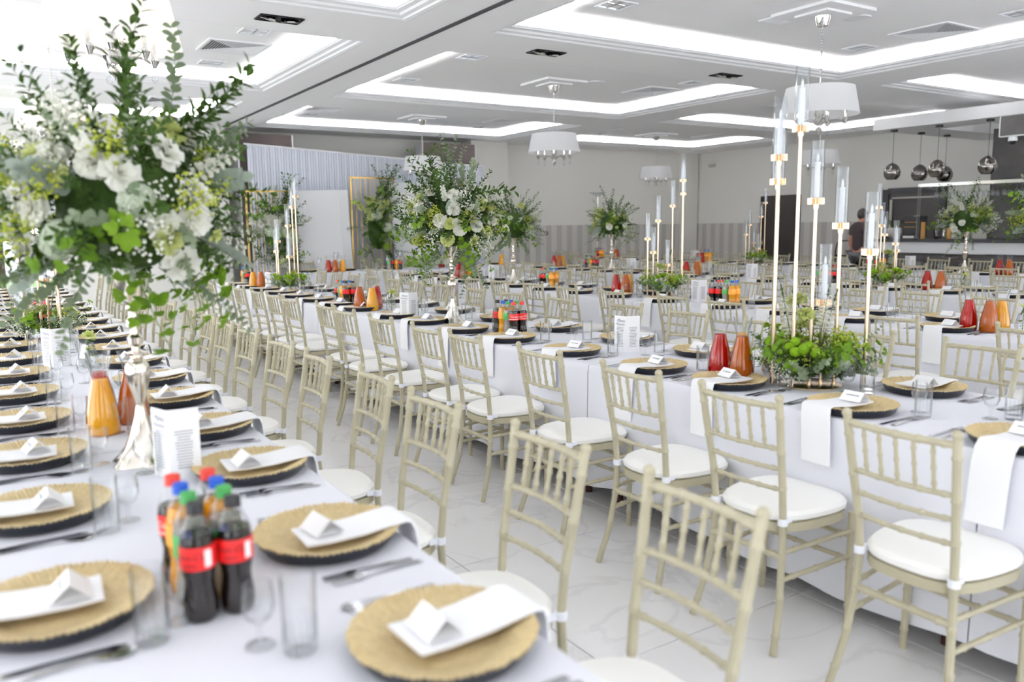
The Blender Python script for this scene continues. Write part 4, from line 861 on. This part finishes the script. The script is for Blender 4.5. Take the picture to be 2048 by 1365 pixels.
# ------------------------------------------------------------------ backdrop: curtain, folded partitions, panels, flower frames
b = B(); N = 420; x0, x1 = 3.95, 8.70; vs = []
for k, zf in enumerate((0.02, 1.0)):
    for i in range(N+1):
        t = i/N; a = t*N*1.45; zt = 2.95-.25*t
        vs.append((x0+(x1-x0)*t - (.17*(1-zf)*0), 14.62+.010*sin(a)+.008*sin(a*.37+1), zf*zt if k else .02))
b.add(vs, [(i, i+1, N+1+i+1, N+1+i) for i in range(N)]); single('pleated_curtain', b.mesh('pleated_curtain', mCURT), (0, 0, 0), 'pale grey pleated curtain hung behind the head table', 'curtain')
ob_c = B().tube([(3.9, 14.62, 2.955), (8.75, 14.62, 2.70)], .015, 8); single('curtain_pole', ob_c.mesh('curtain_pole', mWHITE), (0, 0, 0), 'white pole carrying the pale pleated curtain', 'pole')
def fold_stack(x, wdt, n_, lab):
    for i in range(n_):
        y = 15.12-i*.05 + .0
        o = thing('partition_panel', (x, y, 0), '%s, %s of its stack' % (lab, ('front' if i == n_-1 else (['rear'] + ORD[1:])[i])), 'partition', lab + 's', 0,
                  [('panel_cloth', B().box((wdt/2, 0, 1.6), (wdt-.03, .038, 3.12)).mesh('panel_cloth', mBROWN, smooth=False)), ('edge_profile', B().box((0.005, 0, 1.6), (.02, .042, 3.14)).mesh('edge_profile', mALU, smooth=False)), ('edge_profile', B().box((wdt-.005, 0, 1.6), (.02, .042, 3.14)).mesh('edge_profile', mALU, smooth=False))])
fold_stack(3.86, .98, 6, 'brown folding partition panel, left stack'); fold_stack(7.45, 1.22, 6, 'brown folding partition panel, right stack')
b = B()
for i in range(3): b.box((3.43+i*.045, 15.27, 1.63), (.03, .04, 3.26))
struct('trim_40', b, mALU)
def door_panel(x, w, hgt, lab):
    f = [('panel_board', B().box((0, 0, hgt/2), (w, .03, hgt)).mesh('panel_board', mWHITE, smooth=False))]
    m1 = B(); a, c = w*.31, hgt*.43
    for s_ in (-1, 1): m1.box((s_*a, -.018, hgt/2), (.02, .012, 2*c)); m1.box((0, -.018, hgt/2+s_*c), (2*a, .012, .02))
    m1.box((0, -.018, hgt*.3), (2*a, .012, .02)); f.append(('panel_moulding', m1.mesh('panel_moulding', mWHITE, smooth=False)))
    thing('backdrop_panel', (x, 14.30, 0), lab, 'panel', 'white backdrop panels', 0, f, rot=(-.02, -.03, 0))
door_panel(5.22, .98, 2.17, 'white panelled backdrop board standing left of centre behind head table'); door_panel(7.05, .98, 2.34, 'white panelled backdrop board standing behind the second table flowers')
def flower_frame(x, w, hgt, lab, seed, blooms, nb=9):
    t = .03; f = [('frame_post', B().box((s_*w/2, 0, hgt/2), (t, t, hgt)).mesh('frame_post', mGOLDF, smooth=False)) for s_ in (-1, 1)]
    f.append(('frame_top', B().box((0, 0, hgt-t/2), (w, t, t)).mesh('frame_top', mGOLDF, smooth=False))); f.append(('frame_foot', B().box((0, 0, .015), (w, .3, .02)).mesh('frame_foot', mGOLDF, smooth=False)))
    bar = B().box((0, 0, hgt/2), (.012, .012, hgt-.06)).mesh('bar', mGOLDF, smooth=False)
    for i in range(1, nb): f.append(('bar', bar, {'loc': (-w/2+w*i/nb, 0, 0)}))
    thing('flower_stand', (x, 14.36, 0), lab, 'frame', 'gold flower frames', 0, f)
    rn = random.Random(seed); o = [('foliage_core', CORE, {'sc': (w*.25, .07, .42), 'loc': (.08, .02, hgt*.62)})]
    for i in range(80):
        z = hgt*rn.uniform(.42, .86); p = Vector((.08+rn.gauss(0, w*.2), -.05, z)); d = Vector((rn.uniform(-1, 1), rn.uniform(-.9, -.1), rn.uniform(-.9, 1.0) if z < hgt*.65 else rn.uniform(.0, 1.3))).normalized(); lib = rn.choice([RUS, RUS, RUS, EUC, IVY, GYP if z < hgt*.6 else RUS]); o.append(P_(rn.choice(lib), p, d, rn, rn.uniform(.8, 1.15)))
    for i in range(5): o.append(P_(RUS[1], Vector((.2, -.05, hgt*.82)), Vector((rn.uniform(-.1, .4), -.1, 1)).normalized(), rn, 1.3))
    for i in range(24): o.append(P_(rn.choice(blooms), Vector((rn.gauss(.0, w*.17), -.14, hgt*(.76+rn.gauss(0, .045)))), Vector((rn.uniform(-.4, .4), -1, rn.uniform(-.1, .6))).normalized(), rn, rn.uniform(1.2, 1.6)))
    for i in range(4): o.append(P_(HYD[0], Vector((rn.gauss(.03, w*.2), -.14, hgt*(.62+rn.gauss(0, .05)))), Vector((rn.uniform(-.4, .4), -1, .1)).normalized(), rn, 1.4))
    thing('frame_flowers', (x, 14.32, 0), lab.replace('gold slatted frame', 'hanging flowers and foliage on the gold frame'), 'flowers', 'frame flowers', 0, o)
flower_frame(4.22, .80, 2.15, 'gold slatted frame left of the white board behind head table', 51, [ROSE[0], DAHL[0]]); flower_frame(6.15, .86, 2.42, 'gold slatted frame right of the white board behind head table', 52, [CARN[0], CARN[1], SPR[0]])
# torchiere by the far wall, wall emergency box
thing('tall_candle_lamp', (12.2, 15.25, 0), 'tall slim gold floor stand with two glass dishes by far wall', 'stand', None, 0,
      [('foot', B().lathe([(.16, 0), (.15, .015), (.02, .03), (0, .03)], 20, cap=False).mesh('foot', mGOLD)), ('pole', B().tube([(0, 0, .02), (0, 0, 2.15)], .014, 8).tube([(0, 0, 1.8), (.3, 0, 1.9), (.34, 0, 1.98)], .01, 6).mesh('pole', mGOLD)),
       ('dish', B().lathe([(.02, 2.13), (.1, 2.2), (.2, 2.24), (.2, 2.25), (.03, 2.2)], 24, cap=False).mesh('dish', mGLASSC)), ('dish', B().lathe([(.02, 1.96), (.1, 1.98), (.16, 2.0), (.16, 2.01), (.02, 1.98)], 24, (.34, 0, 0), cap=False).mesh('dish', mGLASSC))])
single('wall_sensor', B().box((0, 0, 0), (.03, .22, .07)).mesh('wall_sensor', mPOT, smooth=False), (XR-.018, 15.0, 2.95), 'small grey box high on the wall near the right corner', 'sensor')
# ------------------------------------------------------------------ bar
b = B(); b.box((14.0, 5.6, .57), (1.7, 6.05, 1.1)); 
BAR = thing('bar_counter', (0, 0, 0), 'long bar counter with white band and dark slate front at right', 'counter', None, 0, [
    ('counter_top', B().box((13.42, 5.62, 1.165), (.72, 6.1, .05)).mesh('counter_top', mCAPK, smooth=False)), ('white_band', B().box((13.36, 5.62, 1.05), (.5, 6.0, .18)).mesh('white_band', mWHITE, smooth=False))])
rn = random.Random(77)
for r in range(8):
    y = 2.65
    while y < 8.6:
        l = min(rn.uniform(.35, .7), 8.62-y)
        if l < .08: break
        ob('slate_strip', B().box((13.2+rn.uniform(-.012, .012), y+l/2, .06+r*.112+.05), (.1, l-.006, .107)).mesh('slate_strip', mSTONE, smooth=False), BAR); y += l
leafb = B()
for i in range(15):
    a = rn.uniform(0, 6.28); L = rn.uniform(.3, .55); d = Vector((cos(a)*.8, sin(a)*.8, rn.uniform(.5, 1.6))).normalized(); p = Vector((0, 0, .17)); vs = []; side = d.cross(Vector((0, 0, 1))).normalized()*.016
    for k in range(7): t = k/6; c = p+d*L*t+Vector((0, 0, -.28*t*t*L*2)); w = side*(1-t)**.6; vs += [c+w, c+Vector((0, 0, -.004)), c-w]
    leafb.add(vs, [f for k in range(6) for f in ((k*3, k*3+1, k*3+4, k*3+3), (k*3+1, k*3+2, k*3+5, k*3+4))])
thing('potted_plant', (13.35, 8.45, 1.19), 'spiky green plant in a round pale stone pot on bar', 'plant', None, 0, [('pot', B().lathe([(.07, 0), (.12, .04), (.145, .1), (.13, .16), (.1, .19), (.09, .185), (0, .17)], 24, cap=False).mesh('pot', mPOT)), ('leaves', leafb.mesh('leaves', mRUS), {'kind': 'stuff'})])
rk = [('post', B().box((13.3, 8.0, 1.63), (.04, .04, .88)).mesh('post', mGLASSC, smooth=False)), ('post', B().box((13.3, 5.2, 1.63), (.04, .04, .88)).mesh('post', mCHROME, smooth=False))]
f = B()
for x in (13.3, 13.62): f.box((x, 6.6, 2.08), (.03, 2.84, .05))
for i in range(8): f.box((13.46, 5.25+i*.39, 2.06), (.32, .02, .02))
rk.append(('rack_frame', f.mesh('rack_frame', mCHROME, smooth=False)))
hg = B().lathe([(.03, 0), (.032, -.004), (.004, -.01), (.004, -.07), (.03, -.1), (.034, -.14), (.03, -.18), (.028, -.18), (.031, -.14), (.027, -.1), (0, -.08)], 10, cap=False).mesh('wine_glass', mGLASSC)
thing('glass_rack', (0, 0, 0), 'chrome rack above the bar holding upturned stemmed glasses', 'rack', None, 0, rk)
for i in range(14):
    for j in (0, 1): single('wine_glass', hg, (13.38+j*.16, 7.75-i*.18, 2.05), 'upturned wine glass in bar rack, %s from left, %s row' % ((['first'] + ORD[1:])[i], ('front', 'rear')[j]), 'glass', 'glasses hanging in the bar rack')
thing('coffee_machine', (13.5, 8.16, 1.19), 'dark box-shaped machine with steel tray on the bar', 'machine', None, 0, [('housing', B().box((0, 0, .2), (.3, .24, .36)).mesh('housing', mDARK, smooth=False)), ('tray', B().box((-.17, 0, .03), (.06, .2, .04)).mesh('tray', mALU, smooth=False)), ('shelf', B().box((-.155, 0, .2), (.02, .2, .012)).box((-.155, 0, .28), (.02, .2, .012)).mesh('shelf', mAMBERW, smooth=False))])
tor = B().tube([(0, .19*cos(a*pi/12), .19*sin(a*pi/12)) for a in range(25)], .014, 8, cap=False)
thing('round_mirror', (13.75, 8.3, 1.38), 'round chrome-rimmed table mirror standing on the bar', 'mirror', None, 0, [('rim', tor.mesh('rim', mCHROME)), ('mirror_glass', B().tube([(-.004, 0, 0), (.004, 0, 0)], .185, 28).mesh('mirror_glass', mSMOKE, smooth=False)), ('foot', B().box((0, 0, -.185), (.1, .12, .01)).mesh('foot', mCHROME, smooth=False))])
single('wooden_board', B().box((0, 0, .14), (.03, .06, .28)).mesh('wooden_board', mAMBERW, smooth=False), (13.3, 7.9, 1.19), 'upright amber wooden board at the end of bar', 'board')
for i, (y, x) in enumerate(((7.72, 13.4), (7.62, 13.45), (7.5, 13.38), (7.3, 13.45), (7.2, 13.4))):
    single('spirit_bottle', B().lathe([(0, 0), (.036, 0), (.038, .01), (.038, .17), (.014, .22), (.014, .28), (0, .28)], 14, cap=False).mesh('spirit_bottle', (mCOLA, mSMOKE, mAMBERW, mCOLA, mPET)[i]), (x, y, 1.19), 'spirit bottle on the bar, %s from left' % (['first'] + ORD[1:])[i], 'bottle', 'bottles on the bar')
# suspended ceiling canopy over the bar
cz = (2.95+3.13)/2; b = B(); b.box((12.66, 5.5, cz), (.72, 5.5, .18)); b.box((14.35, 7.9, cz), (2.66, .7, .18)); b.box((15.4, 5.1, cz), (.6, 4.9, .18)); b.box((14.06, 3.2, cz), (2.08, .9, .18))
struct('ceiling_canopy', b, mCEIL)
PS = [('pendant_shade', B().lathe([(.012, .15), (.05, .135), (.1, .09), (.125, .03), (.13, -.02), (.115, -.07), (.08, -.115), (.076, -.113), (.11, -.068), (.124, -.02), (.118, .03)], 24, cap=False).mesh('pendant_shade', mat('smoked_chrome_glass', (.26, .245, .23), .05, 1.0))), ('cable', B().tube([(0, 0, .15), (0, 0, .64)], .004, 6).mesh('cable', mDARK)), ('ceiling_rose', B().lathe([(0, .64), (.055, .64), (.055, .672), (0, .672)], 16, cap=False).mesh('ceiling_rose', mCAPK))]
for x, y, w in [(12.49, 8.0, 'leftmost'), (13.26, 8.0, 'second from left, brightest'), (12.52, 7.27, 'third from left, hanging in front'), (14.06, 8.02, 'fourth from left, half hidden'), (12.49, 6.49, 'rightmost, behind the flowers')]:
    thing('pendant_lamp', (x, y, 2.278), 'smoked chrome globe pendant lamp over the bar, ' + w, 'pendant lamp', 'smoked globe pendants', 0, PS)
b = B(); b.box((14.1, 6.8, 1.47), (.6, .62, 2.94)); struct('pillar', b, mSTONE)
thing('hanging_screen', (12.2, 5.9, 2.79), 'dark slab with pale rim hanging at the right edge', 'screen', None, 0, [('slab', B().box((0, 0, .0), (.06, .56, .26)).mesh('slab', mSTONE, smooth=False)), ('rim', B().box((0, .29, 0), (.07, .015, .28)).box((0, 0, -.14), (.07, .58, .015)).mesh('rim', mWHITE, smooth=False))])
thing('dome_camera', (12.2, 6.02, 2.58), 'small white dome security camera below the dark slab', 'camera', None, 0, [('housing', B().lathe([(.05, .06), (.06, .03), (.06, .0), (0, 0)], 16, cap=False).mesh('housing', mWHITE)), ('dome', B().lathe([(.045, 0), (.04, -.025), (.02, -.045), (0, -.05)], 16, cap=False).mesh('dome', mDARK))])
tr = B().tube([(0, -.2, 0), (0, -.2, .95), (0, -.17, 1.08), (0, -.1, 1.13), (0, .1, 1.13), (0, .17, 1.08), (0, .2, .95), (0, .2, 0)], .013, 8).box((0, 0, .85), (.02, .4, .03)).box((.12, 0, .015), (.25, .4, .02))
single('hand_truck', tr.mesh('hand_truck', mDARK), (13.55, 9.55, .01), 'black tubular trolley handle standing left of the man', 'trolley')
# ------------------------------------------------------------------ the man by the bar (seen from behind), faces +x
def skin(name, verts, edges, radii, M, root=0, sub=2):
    me = bpy.data.meshes.new(name); me.from_pydata(verts, edges, []); o = bpy.data.objects.new(name, me); C.objects.link(o)
    md = o.modifiers.new('skin', 'SKIN'); md.use_smooth_shade = True
    for i, r_ in enumerate(radii): sv = me.skin_vertices[0].data[i]; sv.radius = (r_, r_) if not hasattr(r_, '__len__') else r_; sv.use_root = (i == root)
    o.modifiers.new('sub', 'SUBSURF').levels = sub; o.modifiers['sub'].render_levels = sub
    dg = bpy.context.evaluated_depsgraph_get(); m2 = bpy.data.meshes.new_from_object(o.evaluated_get(dg)); bpy.data.objects.remove(o); m2.materials.clear(); m2.materials.append(M); m2.name = name
    return m2
V = [(0, 0, .92), (0, 0, 1.08), (.01, 0, 1.24), (.0, 0, 1.38), (.01, 0, 1.45), (.035, 0, 1.53), (.045, 0, 1.60), (.04, 0, 1.655),
     (0, .10, 1.395), (-.01, .185, 1.375), (-.02, .225, 1.13), (.05, .235, .90), (.07, .23, .83),
     (0, -.10, 1.395), (-.01, -.185, 1.375), (.0, -.24, 1.13), (.14, -.25, .93), (.19, -.245, .88),
     (0, .09, .86), (.02, .10, .48), (0, .105, .09), (.13, .11, .03), (0, -.09, .86), (.02, -.10, .48), (0, -.105, .09), (.13, -.11, .03)]
Ed = [(0, 1), (1, 2), (2, 3), (3, 4), (4, 5), (5, 6), (6, 7), (3, 8), (8, 9), (9, 10), (10, 11), (11, 12), (3, 13), (13, 14), (14, 15), (15, 16), (16, 17), (0, 18), (18, 19), (19, 20), (20, 21), (0, 22), (22, 23), (23, 24), (24, 25)]
Rr = [(.125, .15), (.115, .14), (.12, .155), (.11, .12), .056, .078, .088, .06, .08, .062, .044, .03, .032, .08, .062, .044, .03, .032, .085, .055, .04, .035, .085, .055, .04, .035]
for side, w in ((1, 12), (-1, 17)):           # palm to five fingers
    px, py, pz = V[w]
    for k, (dy, ln) in enumerate(((-.026, .062), (-.009, .072), (.009, .068), (.026, .054))):
        a = len(V); V += [(px+.02, py+dy, pz-.035), (px+.035, py+dy, pz-.035-ln)]; Rr += [.0095, .008]; Ed += [(w, a), (a, a+1)]
    a = len(V); V += [(px+.03, py-.03*side, pz-.01), (px+.055, py-.035*side, pz-.045)]; Rr += [.011, .009]; Ed += [(w, a), (a, a+1)]
body = skin('body', V, Ed, Rr, mSKIN)
def sub_(ids, grow, extra=()):
    mp = {k: i for i, k in enumerate(ids)}
    return [V[k] for k in ids], [(mp[a], mp[b_]) for a, b_ in Ed if a in mp and b_ in mp], [tuple(x+grow for x in Rr[k]) if hasattr(Rr[k], '__len__') else Rr[k]+grow for k in ids]
sv, se, sr = sub_([0, 1, 2, 3, 4, 8, 9, 13, 14], .016); sr[4] = .062
sv += [(-.014, .21, 1.22), (-.004, -.222, 1.22)]; se += [(6, 9), (8, 10)]; sr += [.066, .066]
shirt = skin('shirt', sv, se, sr, mSHIRT)
tv, te, trr = sub_([0, 18, 19, 20, 22, 23, 24], .018); trousers = skin('trousers', tv, te, trr, mCAPK)
hb = B(); hb.ball((.035, 0, 1.605), .1, 16, 10, (1.02, .88, 1.08)); hv = [(x-.012, y, z+.012) for x, y, z in hb.v]; hb.v = hv
hb2 = B(); keep = [f for f in hb.f if sum(hb.v[i][2] for i in f)/len(f) > 1.585 - .06*(sum(hb.v[i][0] for i in f)/len(f) < .02) + .5*max(0, sum(hb.v[i][0] for i in f)/len(f)-.07)]; hb2.v = hb.v; hb2.f = keep; hb2.m = [0]*len(keep)
fc = B().ball((.045, .085, 1.585), .026, 8, 6, (.8, .35, 1.2)).ball((.045, -.085, 1.585), .026, 8, 6, (.8, .35, 1.2)).ball((.132, 0, 1.575), .018, 8, 6, (1, .7, 1.3))
thing('person', (13.25, 9.03, .008), 'man in dark t-shirt seen from behind, standing at the bar end', 'person', None, -.25, [('body', body), ('shirt', shirt), ('trousers', trousers), ('hair', hb2.mesh('hair', mHAIR)), ('ears_and_nose', fc.mesh('ears_and_nose', mSKIN), {'kind': 'stuff'}),
      ('shoe', B().ball((.06, .108, .04), .06, 10, 6, (2.1, .8, .75)).mesh('shoe', mCAPK)), ('shoe', B().ball((.06, -.108, .04), .06, 10, 6, (2.1, .8, .75)).mesh('shoe', mCAPK))])
# ------------------------------------------------------------------ garden seen through the far left window
ob('outdoor_lawn', B().box((-2, 24, -.2), (24, 16, .2)).mesh('outdoor_lawn', mTERR, smooth=False), kind='structure')
for i, (x, y, h_, w) in enumerate([(-.6, 20.5, 3.4, 'nearest'), (1.5, 22.5, 4.2, 'right and taller'), (-2.4, 23.5, 4.0, 'left'), (.3, 26, 5.0, 'farthest')]):
    rn = random.Random(60+i); cb = B()
    for _ in range(1500):
        v = Vector((rn.gauss(0, 1), rn.gauss(0, 1), rn.gauss(0, 1))).normalized()*rn.uniform(.5, 1); p = Vector((v.x*1.2, v.y*1.2, h_*.6+v.z*h_*.36)); leaf(cb, p, dirv(rn, -1, 1), dirv(rn, -1, 1), .2, .12, .1, 1)
    thing('garden_tree', (x, y, -.1), 'leafy garden tree outside the far left window, ' + w, 'tree', 'garden trees', 0, [('trunk', B().tube([(0, 0, 0), (.03, 0, h_*.4), (0, .02, h_*.7)], [.1, .08, .05], 8).mesh('trunk', mWOOD)), ('crown', cb.mesh('crown', mIVY), {'kind': 'stuff'})])
